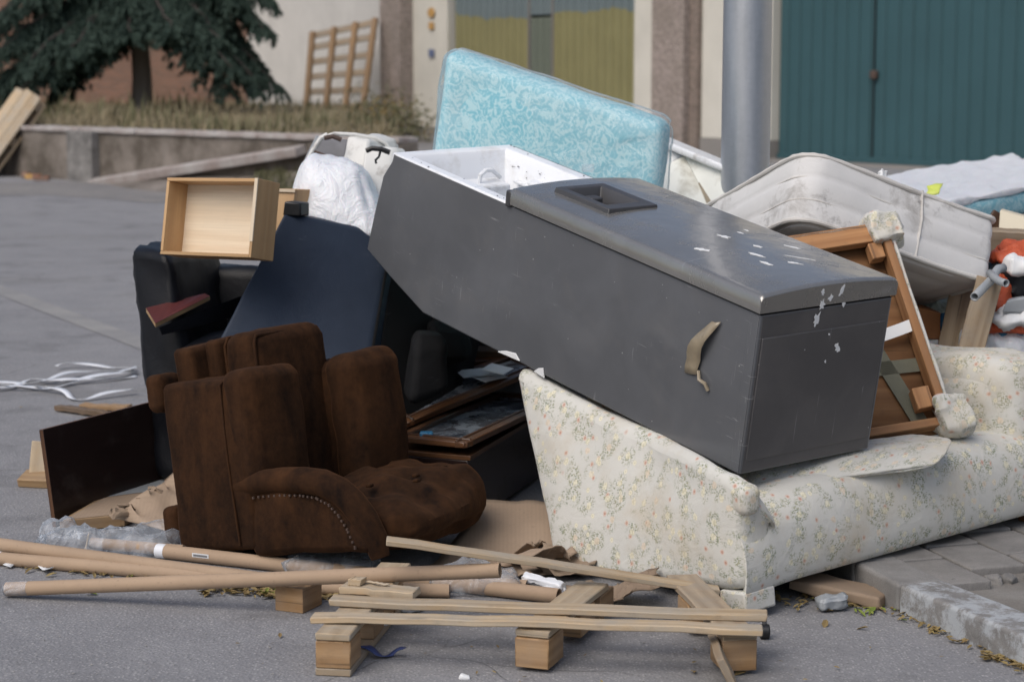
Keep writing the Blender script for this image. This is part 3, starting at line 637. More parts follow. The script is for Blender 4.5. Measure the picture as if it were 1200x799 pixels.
wbox('lintel', 525.2, 741.8, -.5, 0, 5.2, 12, MAT['cream']); wbox('lintel', 903.2, 1500, -.5, 0, 5.2, 12, MAT['cream'])
wbox('gate_gap_shade', 525.2, 741.8, -.55, -.5, -.1, 5.2, MAT['blackplastic']); wbox('gate_gap_shade', 903.2, 1500, -.55, -.5, -.1, 5.2, MAT['blackplastic']); wbox('gate_sill', 903.2, 1500, -.45, .25, -.05, .05, MAT['plinth'])  # black sheets behind the leaves stand in for shade in the gate gaps
def sheetgate(nm, p0, p1, z0, z1, mat, off=-.18, pitch=.3, parent=None):
    a, b = s_of(p0), s_of(p1); xs = []; n = max(1, int(round((b - a) / pitch))); pt = (b - a) / n
    for i in range(n): xs += [(a + i * pt, 0), (a + i * pt + pt * .62, 0), (a + i * pt + pt * .70, .042), (a + i * pt + pt * .90, .042)]
    xs.append((b, 0)); V = []; Fc = []
    for x, d in xs: V += [(x, -(off - d), z0), (x, -(off - d), z1)]
    for i in range(len(xs) - 1): Fc.append((2 * i, 2 * i + 2, 2 * i + 3, 2 * i + 1))
    return mk(nm, V, Fc, mat, parent or wh, smooth=0, solid=.006)
sheetgate('gate_leaf', 527, 613.6, .06, 5.2, MAT['olive']); gl = sheetgate('gate_leaf', 641.3, 740, .06, 5.2, MAT['olive']); sheetgate('gate_leaf', 613.8, 641.2, 3.02, 5.2, MAT['olive'])
wk = sheetgate('wicket_door', 615, 640.3, .10, 2.96, MAT['wicket'], -.17, .3); mk('door_handle', *boxvf(s_of(617), s_of(617) + .12, .08, .16, 1.0, 1.2), MAT['blackplastic'], wk)
for p in (613.7, 641): wbox('gate_frame', p - .35, p + .35, -.2, -.12, .06, 5.2, MAT['plinth'], 0)
sheetgate('gate_leaf', 905, 1014.3, .10, 5.2, MAT['teal'], -.18, .34); g2 = sheetgate('gate_leaf', 1015.6, 1498, .10, 5.2, MAT['teal'], -.18, .34)
wbox('gate_frame', 905, 1498, -.2, -.12, .06, .16, MAT['teal'], 0)
softmk('gate_lock', (.16, .10, .16), MAT['rust'], g2, Matrix.Translation((s_of(1016.5), .13, 1.66)), r=.03, cell=.06)
wbox('gate_frame', 1014.4, 1015.5, -.22, -.15, .06, 5.2, MAT['blackplastic'], 0)
sg = thing('wall_sign', 'small orange round sign over a yellow plate on the cream strip', 'sign', Matrix.Translation(Vector(FA + FD * s_of(507.5) + FN * .03)))
def disc(nm, mat, r, z, sq=False, dz=0):
    n = 24 if not sq else 4; V = []
    for d in (0, .02):
        for k in range(n):
            a = 2 * math.pi * (k + (.5 if sq else 0)) / n; p = FD * r * math.cos(a) * 1.3 + A(0, 0, r * math.sin(a) + z) + FN * d; V.append(tuple(p))
    Fc = [tuple(range(n)), tuple(range(n, 2 * n))[::-1]] + [(k, (k + 1) % n, n + (k + 1) % n, n + k) for k in range(n)]
    return mk(nm, V, Fc, mat, sg)
disc('round_plate', MAT['signorange'], .12, 3.18); disc('square_plate', MAT['signorange'], .12, 2.86, True); disc('blue_plate', MAT['bluemark'], .13, 2.2, True)
for s0, s1, mt, nm in ((s_of(1500) + .02, s_of(1500) + 1.2, 'cream', 'wall_panel'), (s_of(1500) + 1.22, s_of(1500) + 2.4, 'pebble', 'pillar'), (s_of(1500) + 2.42, 62, 'cream', 'wall_panel')):  # unseen run of facade, added to dim the right side and its reflections
    mk(nm, *boxvf(s0, s1, -.02 if mt == 'cream' else -.3, .5, -.1, 12), MAT[mt], wh)
mk('roof', *boxvf(s_of(284), 62, .02, 14, 12.0, 12.3), MAT['plinth'], wh)
# brick wall far left
bw = mk('brick_wall', *boxvf(0, 24, 0, .4, 0, 8), MAT['brick']); bw.matrix_world = frame(A(-31.5, 57.5, .7), A(1, .02, 0), A(0, 1, 0)); tag(bw, 'rust coloured brick wall behind the cedar tree', 'wall')

# big rack leaning on the wall
rk = empty('leaning_rack', 'tall wooden slatted rack leaning against the white wall, far behind the white bag', 'rack', at(395, 143, 51.5))
TL, TR, BL, BR = at(364, 38, 51.6), at(442, 21, 50.6), at(355, 146, 50.6), at(424, 152, 49.6)
fc = np.cross(TR - TL, TL - BL); fc = fc if fc[1] < 0 else -fc
for t in (.03, .36, .68, .97): plank('upright', MAT['block'], rk, BL + (BR - BL) * t, TL + (TR - TL) * t, .15, .1, fc, .01)
for t in (.04, .2, .36, .52, .68, .84, .97): plank('crosspiece', MAT['pine_grey'], rk, BL + (TL - BL) * t - nrm(fc) * .06, BR + (TR - BR) * t - nrm(fc) * .06, .17, .05, fc, .01)
# pallet leaning on the low wall
lp = empty('leaning_pallet', 'pale wooden pallet tipped up against the end of the low wall', 'pallet', on(12, 205))
p0_, p1_ = on(-24, 207.5), at(42, 116, 32.9); L_ = p1_ - p0_; N_ = A(-.6, -.6, .5); N_ = nrm(N_ - nrm(L_) * (N_ @ nrm(L_))); W_ = np.cross(N_, nrm(L_)); W_ = W_ if W_[1] > 0 else -W_
for k in range(3): plank('top_slat', MAT['pine'], lp, p0_ + W_ * .31 * k, p1_ + W_ * .31 * k + nrm(L_) * rnd.uniform(-.1, .08), .29, .03, N_, .004)
for t in (.06, .5, .94): q = p0_ + L_ * t - N_ * .075; plank('stringer', MAT['pine_grey'], lp, q - W_ * .1, q + W_ * .72, .14, .10, N_, .004)
for k in range(3): plank('bottom_slat', MAT['pine'], lp, p0_ - N_ * .145 + W_ * .31 * k, p1_ - N_ * .145 + W_ * .31 * k, .27, .03, N_, .004)

# ------------------------------------------------------------------ cedar tree
tb = at(166, 132, 45.5); tb[2] = .78
tree = empty('cedar_tree', 'dark green cedar with drooping boughs in front of the brick wall', 'tree', tb)
mb = MB(); mb.tube([(0, 0, -.1), (.03, 0, .8), (-.03, .02, 2), (.05, 0, 4), (0, 0, 7.5)], [.26, .22, .2, .17, .09], 14)
mb.mk('trunk', MAT['bark'], tree)
NV = []; NF = []; LB = MB()
def needle_tuft(p, d, L):
    for _ in range(7):
        v = nrm(d + np.array([rnd.gauss(0, .45), rnd.gauss(0, .45), rnd.gauss(-.25, .4)])); l = L * rnd.uniform(.5, 1.1); s = nrm(np.cross(v, [rnd.gauss(0, 1), rnd.gauss(0, 1), rnd.gauss(0, 1)])) * rnd.uniform(.014, .03)
        b = len(NV); NV.extend([tuple(p - s), tuple(p + s), tuple(p + v * l * .6 + s * .8), tuple(p + v * l)]); NF.append((b, b + 1, b + 2, b + 3))
def bough(z0, tip, sag, dens=1.0, wide=.55):
    p0 = A(0, 0, z0); tip = A(*tip) - tb; pts = []
    for i in range(15):
        t = i / 14; p = p0 * (1 - t) + tip * t; p = p + A(0, 0, sag * math.sin(math.pi * t * .9) * (1 - .3 * t)) + A(rnd.gauss(0, .05), rnd.gauss(0, .05), 0); pts.append(p)
    LB.tube(pts, list(np.linspace(.07, .015, 15)), 6)
    dirn = nrm(tip - p0); side = nrm(np.cross(dirn, (0, 0, 1)))
    for i in range(2, 15):
        t = i / 14; ww = wide * (.35 + math.sin(math.pi * min(1, t * .95)))
        for k in range(int(9 * dens)):
            sgn = rnd.choice((-1, 1)); l = ww * rnd.uniform(.2, 1.15); d = nrm(side * sgn * rnd.uniform(.3, 1) + dirn * rnd.uniform(.1, .8) + A(0, 0, -.1)); o = pts[i] + dirn * rnd.uniform(-.12, .12)
            m_ = max(3, int(l / .085))
            for j in range(m_):
                f = (j + 1) / m_; q = o + d * l * f + A(0, 0, -(.45 * f * f) * l * rnd.uniform(.6, 1.5)); needle_tuft(q, d * .55 + A(0, 0, -.8), .19)
tips = [((322, 108, 44.3), 3.2, .9), ((300, 72, 45), 3.9, .6), ((262, 112, 43.6), 3.0, .8), ((228, 60, 43.8), 3.5, .5), ((292, 30, 46), 4.5, .5), ((240, 18, 44), 4.3, .4), ((305, 92, 46.3), 3.5, .8),
        ((-30, 96, 45), 3.3, .7), ((20, 112, 44), 3.0, .7), ((62, 92, 43.3), 3.0, .6), ((-20, 50, 46), 4.2, .5), ((40, 40, 44), 4.0, .4), ((100, 34, 43.6), 4.0, .3), ((5, 118, 46), 3.0, .6), ((80, 70, 47), 3.6, .4), ((55, 118, 45), 2.6, .5),
        ((150, 40, 43), 4.0, .2), ((200, 36, 43), 4.2, .2), ((-60, 20, 45), 5.2, .5), ((320, 5, 45), 5.0, .5), ((150, 5, 43.5), 4.8, .3), ((60, 0, 44), 5.0, .4), ((240, -10, 45), 5.4, .4), ((130, 20, 47.5), 4.4, .3), ((190, 12, 47.5), 4.4, .3)]
tips += [((28, 112, 43.2), 2.8, .6), ((-20, 116, 43.5), 2.8, .6), ((70, 104, 45), 2.6, .4), ((285, 96, 45.5), 3.2, .8), ((300, 112, 43.6), 3.0, .9), ((30, 84, 43), 3.2, .6), ((-10, 70, 43.5), 3.4, .6), ((85, 60, 43), 3.4, .4), ((270, 88, 43), 3.3, .7), ((255, 50, 43.4), 3.8, .5), ((310, 40, 44), 4.4, .6), ((0, 20, 43.5), 4.6, .5), ((280, 4, 44), 5.0, .5)]
for (px, py, Y), z0, sag in tips: bough(z0 - .78, at(px, py, Y), sag, 1.45, .62)
for k in range(16): a = k * 2.4; bough(4.6 + k * .16, tb + A(math.cos(a) * (2.6 - k * .1), math.sin(a) * (2.6 - k * .1), 4.2 + k * .2), .3, .6)
LB.mk('limbs', MAT['limbbark'], tree)['kind'] = 'stuff'
mk('crown', NV, NF, MAT['needles'], tree, smooth=0)
for i, (px, py, Y) in enumerate([(455, 160, 38), (474, 166, 36), (440, 152, 40)]):
    b = at(px, py, Y); sh = empty('dry_shrub', ['rust brown dry shrub at the foot of the left pillar', 'small dark shrub by the gatepost, right of the rust brown one', 'olive shrub at the end of the low wall'][i], 'shrub', b)
    V = []; Fc = []
    for _ in range(900):
        p = A(rnd.gauss(0, .28), rnd.gauss(0, .28), abs(rnd.gauss(.25, .25))); s = rnd.uniform(.02, .05); u = nrm([rnd.gauss(0, 1) for _ in range(3)]); v = nrm(np.cross(u, [rnd.gauss(0, 1) for _ in range(3)])); k = len(V)
        V += [tuple(p - u * s), tuple(p + v * s * .6), tuple(p + u * s), tuple(p - v * s * .6)]; Fc.append((k, k + 1, k + 2, k + 3))
    mk('foliage', V, Fc, MAT[['leaf', 'greengrass', 'greengrass'][i]], sh, smooth=0)
    mb = MB()
    for _ in range(7): a = rnd.uniform(0, 6.28); mb.tube([(0, 0, -.3), (math.cos(a) * .1, math.sin(a) * .1, .2), (math.cos(a) * .3, math.sin(a) * .3, .55)], [.015, .01, .005], 5)
    mb.mk('stems', MAT['bark'], sh)['kind'] = 'stuff'

# ================================================================== THE PILE
def rm(m, *v):
    """thing-local point to world"""
    return np.array((m @ Vector(v))[:])

# ------------------------------------------------------------------ refrigerator lying on its back, propped on the sofa
FM = pose((2.05, 11.703, -53.734), (-.508, 7.689, .835))
fr = thing('refrigerator', 'large dark grey refrigerator lying across the floral sofa, its freezer end open', 'refrigerator', FM)
FL, FW_, FH = 2.087, .566, .517
prof = [(-.120, .105), (.05, .047), (.30, -.028), (.82, -.020), (FL, 0), (FL, FH), (.02, FH), (.012, .49), (-.042, .42), (-.088, .25)]
V, Fc = prism([(x, z) for x, z in prof], 0, FW_, 1)
Fc = [f for f in Fc if not (len(f) == 4 and set(f) == {5, 6, 15, 16})]      # the top is the opening and the door
body = mk('body', V, Fc, MAT['fridge'], fr, bevel=.006, smooth=20, seg=3)
mk('corner_fold', *boxvf(FL - .042, FL - .004, -.0022, .004, .004, FH - .004), MAT['fridge'], fr, bevel=.0015)
bm = bmesh.new(); bm.from_mesh(body.data); bmesh.ops.recalc_face_normals(bm, faces=bm.faces); bm.to_mesh(body.data); bm.free()
# embossed end plate
P, rest, n, Fc = soft((.53, .40, .008), .0035, .05)
ep = mk('end_panel', P, Fc, MAT['fridge_end'], fr, rest=rest); ep.matrix_local = Matrix(((0, 0, 1, FL + .0005), (1, 0, 0, FW_ / 2), (0, 1, 0, .243), (0, 0, 0, 1)))
mk('top_cap', *boxvf(FL - .002, FL + .0015, .010, FW_ - .010, .006, FH - .006), MAT['fridge_end'], fr, bevel=.001)
# white liner with a hollow freezer
ox0, ox1, oy0, oy1 = .05, .745, .055, .505; zt, zb = FH + .004, .12
V = [(-.0, .008, zt), (.80, .008, zt), (.80, FW_ - .008, zt), (-.0, FW_ - .008, zt), (ox0, oy0, zt), (ox1, oy0, zt), (ox1, oy1, zt), (ox0, oy1, zt),
     (ox0 + .02, oy0 + .012, zt - .03), (ox1 - .02, oy0 + .012, zt - .03), (ox1 - .02, oy1 - .012, zt - .03), (ox0 + .02, oy1 - .012, zt - .03),
     (ox0 + .10, oy0 + .035, zb), (ox1 - .05, oy0 + .035, zb), (ox1 - .05, oy1 - .035, zb), (ox0 + .10, oy1 - .035, zb), (0, .008, zt - .03), (.8, .008, zt - .03), (.8, FW_ - .008, zt - .03), (0, FW_ - .008, zt - .03)]
Fc = []
for a, b in ((0, 4), (4, 8), (8, 12)):
    for k in range(4): Fc.append((a + k, a + (k + 1) % 4, b + (k + 1) % 4, b + k))
Fc.append((12, 13, 14, 15)); Fc += [(16 + k, 16 + (k + 1) % 4, (k + 1) % 4, k) for k in range(4)]
mk('freezer_liner', V, Fc, MAT['linerwhite'], fr, bevel=.007, smooth=35)
for z_ in (.22, .32, .42):                                        # shelf ribs along both walls
    for yy, s_ in ((oy1 - .03 - (.42 - z_) * .055, -1), (oy0 + .03 + (.42 - z_) * .055, 1)):
        mk('shelf_rib', *boxvf(ox0 + .12, ox1 - .07, yy - .012, yy + .012, z_ - .006, z_ + .006), MAT['whiteplastic'], fr, bevel=.004)
mk('fan_cover', *boxvf(.30, .54, .46 - .03, .485, .20, .46), MAT['whiteplastic'], fr, bevel=.012, seg=3)
mk('fan_cover', *boxvf(.12, .24, oy0 + .10, oy1 - .10, .30, .43), MAT['whiteplastic'], fr, bevel=.01, seg=3)
MB().tube([(.17, .40, .44), (.17, .36, .47), (.18, .32, .475), (.19, .29, .46), (.185, .29, .41)], .009, 8).mk('hook', MAT['whiteplastic'], fr)
MB().tube([(.42, .47, .40), (.45, .40, .425), (.52, .33, .44), (.58, .28, .445), (.66, .22, .44), (.70, .16, .45)], .004, 6).mk('wire', MAT['whiteplastic'], fr)
MB().tube([(.55, .306, .444), (.575, .285, .449)], .0065, 6).mk('red_clip', MAT['redcloth'], fr)
mb = MB()
for i in range(60): x, y, z = rnd.choice(((rnd.uniform(.0, .75), rnd.choice((rnd.uniform(.012, .05), rnd.uniform(.51, .55))), zt + .001), (rnd.uniform(.2, .66), rnd.uniform(.12, .44), zb + .003), (rnd.uniform(.1, .68), oy1 - .018, rnd.uniform(.44, .49)))); s = rnd.uniform(.0008, .0026); mb.box(x - s, x + s, y - s, y + s, z, z + s)
mb.mk('dirt_specks', MAT['blackplastic'], fr)['kind'] = 'stuff'
# convex door with a dispenser recess
hx0, hx1, hy0, hy1 = .925, 1.135, .145, .285
DX0, DX1 = .785, FL + .006; xs = [DX0, DX0 + .006, DX0 + .022, .86, hx0, hx1, 1.3, 1.5, 1.7, 1.9, DX1 - .02, DX1 - .009, DX1 - .003, DX1]
ys = [-.010, -.0085, -.005, .0, .004, .02, .05, .10, hy0, .18, .215, .25, hy1, .33, .38, .43, .48, .52, .55, .562, .568, .5735, .576]
def dz(x, y):
    c = .580 + .017 * (1 - ((y - .283) / .293) ** 2); e = min(y + .010, .576 - y); c -= .010 * max(0, 1 - e / .013) ** 2
    e = min(x - DX0, DX1 - x); return c - .007 * max(0, 1 - e / .010) ** 2
V = []; Fc = []; ny_ = len(ys)
for x in xs:
    for y in ys: V.append((x, y, dz(x, y)))
for i in range(len(xs) - 1):
    for j in range(ny_ - 1):
        if xs[i] >= hx0 - 1e-6 and xs[i + 1] <= hx1 + 1e-6 and ys[j] >= hy0 - 1e-6 and ys[j + 1] <= hy1 + 1e-6: continue
        Fc.append((i * ny_ + j, (i + 1) * ny_ + j, (i + 1) * ny_ + j + 1, i * ny_ + j + 1))
zb_ = FH + .008; ring = [i * ny_ for i in range(len(xs))] + [(len(xs) - 1) * ny_ + j for j in range(1, ny_)] + [i * ny_ + ny_ - 1 for i in range(len(xs) - 2, -1, -1)] + [j for j in range(ny_ - 2, 0, -1)]
b = len(V); V += [(V[k][0], V[k][1], zb_) for k in ring]; m_ = len(ring)
Fc += [(ring[k], b + k, b + (k + 1) % m_, ring[(k + 1) % m_]) for k in range(m_)] + [tuple(range(b, b + m_))]
door = mk('door', V, Fc, MAT['lid'], fr, smooth=35)
bm = bmesh.new(); bm.from_mesh(door.data); bmesh.ops.recalc_face_normals(bm, faces=bm.faces); bm.to_mesh(door.data); bm.free()
mk('door_seal', *boxvf(DX0 + .02, DX1 - .015, .006, .560, FH - .002, zb_ + .002), MAT['blackplastic'], fr)
mk('hinge_cover', *boxvf(DX0 - .018, DX0 + .012, -.012, .05, FH - .004, .572), MAT['darkplastic'], fr, bevel=.006, seg=2)
fx0, fx1, fy0, fy1 = .893, 1.205, .098, .322                       # dispenser frame and its recess
V = []; z1 = .612
for (a0, a1, c0, c1, z) in ((fx0, fx1, fy0, fy1, .580), (fx0 + .006, fx1 - .006, fy0 + .006, fy1 - .006, .6065), (hx0 - .006, hx1 + .006, hy0 - .006, hy1 + .006, .604), (hx0, hx1, hy0, hy1, .597), (hx0 + .02, hx1 - .055, hy0 + .012, hy1 - .012, .535)): V += [(a0, c0, z), (a1, c0, z), (a1, c1, z), (a0, c1, z)]
Fc = []
for a in range(0, 16, 4):
    for k in range(4): Fc.append((a + k, a + (k + 1) % 4, a + 4 + (k + 1) % 4, a + 4 + k))
Fc.append((16, 17, 18, 19)); dp = mk('dispenser', V, Fc, MAT['darkplastic'], door, bevel=.003, smooth=30)
mk('dispenser_lever', *boxvf(hx0 + .03, hx0 + .075, .19, .24, .54, .585), MAT['darkplastic'], door, bevel=.006)
def chip(cx, cy, sx, sy, ang, onto):
    n_ = 15; pts = []
    for k in range(n_):
        a = 2 * math.pi * k / n_; r_ = rnd.uniform(.45, 1.2); u, v = math.cos(a) * sx * r_, math.sin(a) * sy * r_
        pts.append((cx + u * math.cos(ang) - v * math.sin(ang), cy + u * math.sin(ang) + v * math.cos(ang)))
    if onto == 'door': V = [(x, y, dz(x, y) + .0012) for x, y in pts]; V += [(x, y, dz(x, y) + .0002) for x, y in pts]; par = door
    else: V = [(FL + onto, x, y) for x, y in pts] + [(FL + onto - .0008, x, y) for x, y in pts]; par = fr
    mk('paint_chip', V, [tuple(range(n_)), tuple(range(n_, 2 * n_))[::-1]] + [(k, n_ + k, n_ + (k + 1) % n_, (k + 1) % n_) for k in range(n_)], MAT['paper'], par, smooth=0)
for a in ((1.66, .125, .03, .012, .5), (1.572, .295, .028, .014, .3), (1.547, .389, .014, .008, 0), (1.70, .325, .018, .010, .2), (1.732, .455, .032, .010, .5), (1.775, .250, .035, .010, .25), (1.845, .375, .050, .0045, .75), (1.862, .215, .024, .010, .2), (1.89, .31, .026, .010, .6), (1.52, .44, .012, .006, .1)): chip(*a, 'door')
for a in ((.243, .568, .008, .014, .3), (.325, .566, .007, .022, -.4), (.247, .527, .014, .017, 0), (.235, .480, .014, .026, -.3), (.28, .545, .009, .014, -.5), (.345, .520, .009, .012, 0), (.345, .375, .010, .020, .4), (.30, .425, .004, .005, 0), (.30, .335, .005, .006, 0)): chip(*a, .0075 if a[1] > .52 else .0055)
# peeled strip of brown tape on the long side
tp = []
for i in range(9):
    t = i / 8; x = 1.905 - .085 * t - .02 * math.sin(3 * t); z = .44 - .20 * t; o_ = -.004 - .022 * math.sin(math.pi * t) * abs(math.sin(4 * t)); wd = .022 + .012 * math.sin(2.5 * t)
    tp.append([(x - wd, o_, z - .004), (x, o_ - .006 * math.cos(5 * t), z), (x + wd, o_ - .003, z + .008)])
mk('tape_strip', *gridvf(np.array(tp)), MAT['tape'], fr, solid=.0015)
MB().tube([(1.853, -.006, .262), (1.875, -.02, .243), (1.895, -.012, .236), (1.905, -.004, .215)], .006, 6).mk('tape_curl', MAT['tape'], fr)
for (x, z, l, a) in ((.80, -.012, .13, .08), (1.02, -.012, .06, -.05)):   # torn white edge of the back sheet
    mk('torn_edge', [(x, -.003, z - .004), (x + l, -.003, z + a * l - .006), (x + l * .8, -.003, z + .022), (x + l * .35, -.003, z + .012), (x, -.006, z - .006), (x + l, -.006, z + a * l - .008), (x + l * .8, -.005, z + .02), (x + l * .35, -.005, z + .010)], [(0, 1, 2, 3), (7, 6, 5, 4), (0, 4, 5, 1), (1, 5, 6, 2), (2, 6, 7, 3), (3, 7, 4, 0)], MAT['paper'], fr, smooth=0)

# ------------------------------------------------------------------ floral sofa
SM = pose((-6.045, -1.804, 39.546), (.705, 5.854, .085))
so = thing('sofa', 'off-white floral sofa with a small rose print, tilted under the refrigerator', 'sofa', SM)
W2 = 1.66
# seat and front roll: profile swept along x, uv by arc length
prof = [(.10, -.004), (.04, -.006), (.008, .0), (-.004, .02), (-.012, .07), (-.016, .13), (-.012, .18), (.002, .225), (.03, .258), (.075, .28), (.14, .288), (.22, .285), (.34, .275), (.48, .268), (.62, .27), (.78, .30)]
prof = np.array(prof); nx_ = 60; arc = np.concatenate([[0], np.cumsum(np.linalg.norm(np.diff(prof, axis=0), axis=1))])
Pg = np.zeros((nx_, len(prof), 3)); UV = np.zeros((nx_, len(prof), 2))
for i in range(nx_):
    t = i / (nx_ - 1); x = -.002 + t * W2
    for j, (y, z) in enumerate(prof):
        k = float(vnoise([[x * 5, j * .5, 2]], 11)[0]); d = .010 * k if j > 3 else 0
        dip = -.045 * math.exp(-((x - .02) / .12) ** 2) * (1 if j > 6 else j / 7)
        Pg[i, j] = (x + max(0, 1 - t * 6) * (.035 * min(1, max(0, y / .05)) + .32 * z * min(1, max(0, (y - .03) / .42))), y - d * .5, z * (1 + .03 * math.sin(3 * t)) + d + dip); UV[i, j] = (x, arc[j])
V, Fc = gridvf(Pg); Fc = [f[::-1] for f in Fc]; b = len(prof)
Fc += [tuple(range(b)), tuple(range((nx_ - 1) * b, nx_ * b))[::-1]]
seat = mk('seat', V, Fc, MAT['floral'], so, uv=UV.reshape(-1, 2), smooth=60)
# near arm: crushed low at the front
def outline_slab(name, pts, x0, x1, mat, par, r=.03, seed=0, amp=.006, post=None):
    """panel of a rounded outline in (y,z), with padded edges, across x0..x1"""
    pts = np.array(pts); n0 = len(pts); q = []
    for i in range(n0):                                           # Catmull-Rom where the outline is soft
        p0, p1, p2, p3 = pts[i - 1], pts[i], pts[(i + 1) % n0], pts[(i + 2) % n0]; L = np.linalg.norm(p2 - p1); m = max(1, int(L / .03))
        for k in range(m):
            t = k / m; q.append(p1 + (p2 - p1) * t)
    q = np.array(q)
    for _ in range(2): q = .5 * q + .25 * np.roll(q, 1, 0) + .25 * np.roll(q, -1, 0)
    n = len(q); c = q.mean(0); tn = np.roll(q, -1, 0) - np.roll(q, 1, 0); nn = np.stack([tn[:, 1], -tn[:, 0]], 1); nn /= np.linalg.norm(nn, axis=1, keepdims=True) + 1e-9
    if ((q - c) * nn).sum() < 0: nn = -nn
    rows = []; w_ = x1 - x0; arcs = []
    for a in (0, 22, 45, 68, 90): rows.append((x0 + r - r * math.cos(R(a)) if a else x0, r * (1 - math.sin(R(a)))))
    for f in (.33, .66): rows.append((x0 + r + (w_ - 2 * r) * f, 0))
    for a in (90, 68, 45, 22, 0): rows.append((x1 - r + r * math.cos(R(a)), r * (1 - math.sin(R(a)))))
    V = []; uv = []; Fc = []; D_ = 0; last = None
    for x, ins in rows:
        if last is not None: D_ += math.hypot(x - last[0], ins - last[1])
        last = (x, ins)
        for k in range(n):
            p = q[k] - nn[k] * ins; d = amp * float(fbm([[p[0] * 7, p[1] * 7, x * 7]], seed)[0]); p = p + nn[k] * d; V.append((x, p[0], p[1])); uv.append(tuple(q[k] - nn[k] * r + nn[k] * D_))
    m = len(rows)
    for i in range(m - 1):
        for k in range(n): Fc.append((i * n + k, i * n + (k + 1) % n, (i + 1) * n + (k + 1) % n, (i + 1) * n + k))
    ring = q - nn * r; lo, hi = ring.min(0), ring.max(0); inner = []
    def inside(p):
        c_ = False
        for k in range(n):
            a, b = ring[k], ring[k - 1]
            if (a[1] > p[1]) != (b[1] > p[1]) and p[0] < (b[0] - a[0]) * (p[1] - a[1]) / (b[1] - a[1]) + a[0]: c_ = not c_
        return c_
    for gx_ in np.arange(lo[0], hi[0], .035):
        for gy_ in np.arange(lo[1], hi[1], .035):
            p = A(gx_ + rnd.uniform(-.006, .006), gy_ + rnd.uniform(-.006, .006))
            if inside(p) and np.min(np.linalg.norm(ring - p, axis=1)) > .02: inner.append(p)
    cv, ce, cf, _, _, _ = delaunay_2d_cdt([Vector(p) for p in ring] + [Vector(p) for p in inner], [], [list(range(n))], 1, 1e-6)
    for side, base in ((0, 0), (1, (m - 1) * n)):                  # puffed caps
        xx = rows[0][0] if side == 0 else rows[-1][0]; ids = {}
        for k, p in enumerate(cv):
            p = A(*p); dmin = np.linalg.norm(ring - p, axis=1); j = int(np.argmin(dmin))
            if dmin[j] < 1e-5: ids[k] = base + j; continue
            d = amp * 1.6 * float(fbm([[p[0] * 5, p[1] * 5, side * 9.]], seed + 3)[0]) + .014 * min(1, dmin[j] / .12); ids[k] = len(V)
            V.append((xx + d * (1 if side else -1), p[0], p[1])); uv.append((p[0], p[1]))
        for f in cf: Fc.append(tuple(ids[k] for k in f))
    if post: V = [post(*v) for v in V]
    o = mk(name, V, Fc, mat, par, uv=uv, smooth=60)
    bm = bmesh.new(); bm.from_mesh(o.data); bmesh.ops.recalc_face_normals(bm, faces=bm.faces); bm.to_mesh(o.data); bm.free(); return o
lean = lambda x, y, z: (x + .30 * z * min(1, max(0, (y - .05) / .45)), y, z - (1.3 - .9 * min(1, max(0, (y - .1) / .4))) * max(0, x - .03) * min(1, max(0, (z - .2) / .1)))
outline_slab('arm', [(-.012, .004), (.88, -.004), (.96, .14), (1.05, .30), (1.15, .48), (1.235, .635), (1.225, .662), (1.15, .632), (1.014, .583), (.78, .515), (.50, .455), (.20, .398), (.05, .362), (-.02, .345), (-.055, .325), (-.05, .275), (-.015, .245), (-.008, .15)], -.012, .13, MAT['floral'], so, .035, 3, .005, lean)
def armfn(P, rest, n):
    P = P.copy(); k = np.clip((rest[:, 1] + .02) / .16, 0, 1); P = P + n * (.010 * ridge(np.stack([np.arctan2(rest[:, 2], rest[:, 0]) * 2.2, rest[:, 1] * 3, rest[:, 1] * 0], 1), 4) * k)[:, None]; return P
softmk('arm_front', (.07, .20, .09), MAT['floral'], so, Matrix.Translation((.034, .050, .296)) @ Euler((R(9), R(-2), R(-11))).to_matrix().to_4x4(), r=.026, cell=.014, fn=armfn, wr=.004, ws=9, seed=5)
outline_slab('arm', [(.02, .004), (.86, -.004), (.95, .40), (.97, .60), (.90, .62), (.76, .585), (.5, .565), (.2, .56), (.06, .52), (.03, .42), (.02, .2)], 1.40, W2 + .04, MAT['floral'], so, .085, 4, .008)
outline_slab('backrest', [(.72, .02), (.88, .0), (1.03, .30), (1.17, .58), (1.13, .60), (1.05, .57), (.90, .45), (.76, .3)], .40, W2 - .02, MAT['floral'], so, .04, 6)
mk('underside', *boxvf(.02, W2 - .02, .02, .86, -.002, .03), MAT['blackplastic'], so)
for x, y in ((.0, -.004), (.0, .74), (W2 - .12, .74)): mk('foot', *boxvf(x - .008, x + .125, y, y + .11, -.062, .004), MAT['floral'], so, bevel=.008)
mk('foot', *boxvf(W2 - .2, W2 - .13, .02, .09, -.06, .0), MAT['midwood'], so, bevel=.006)

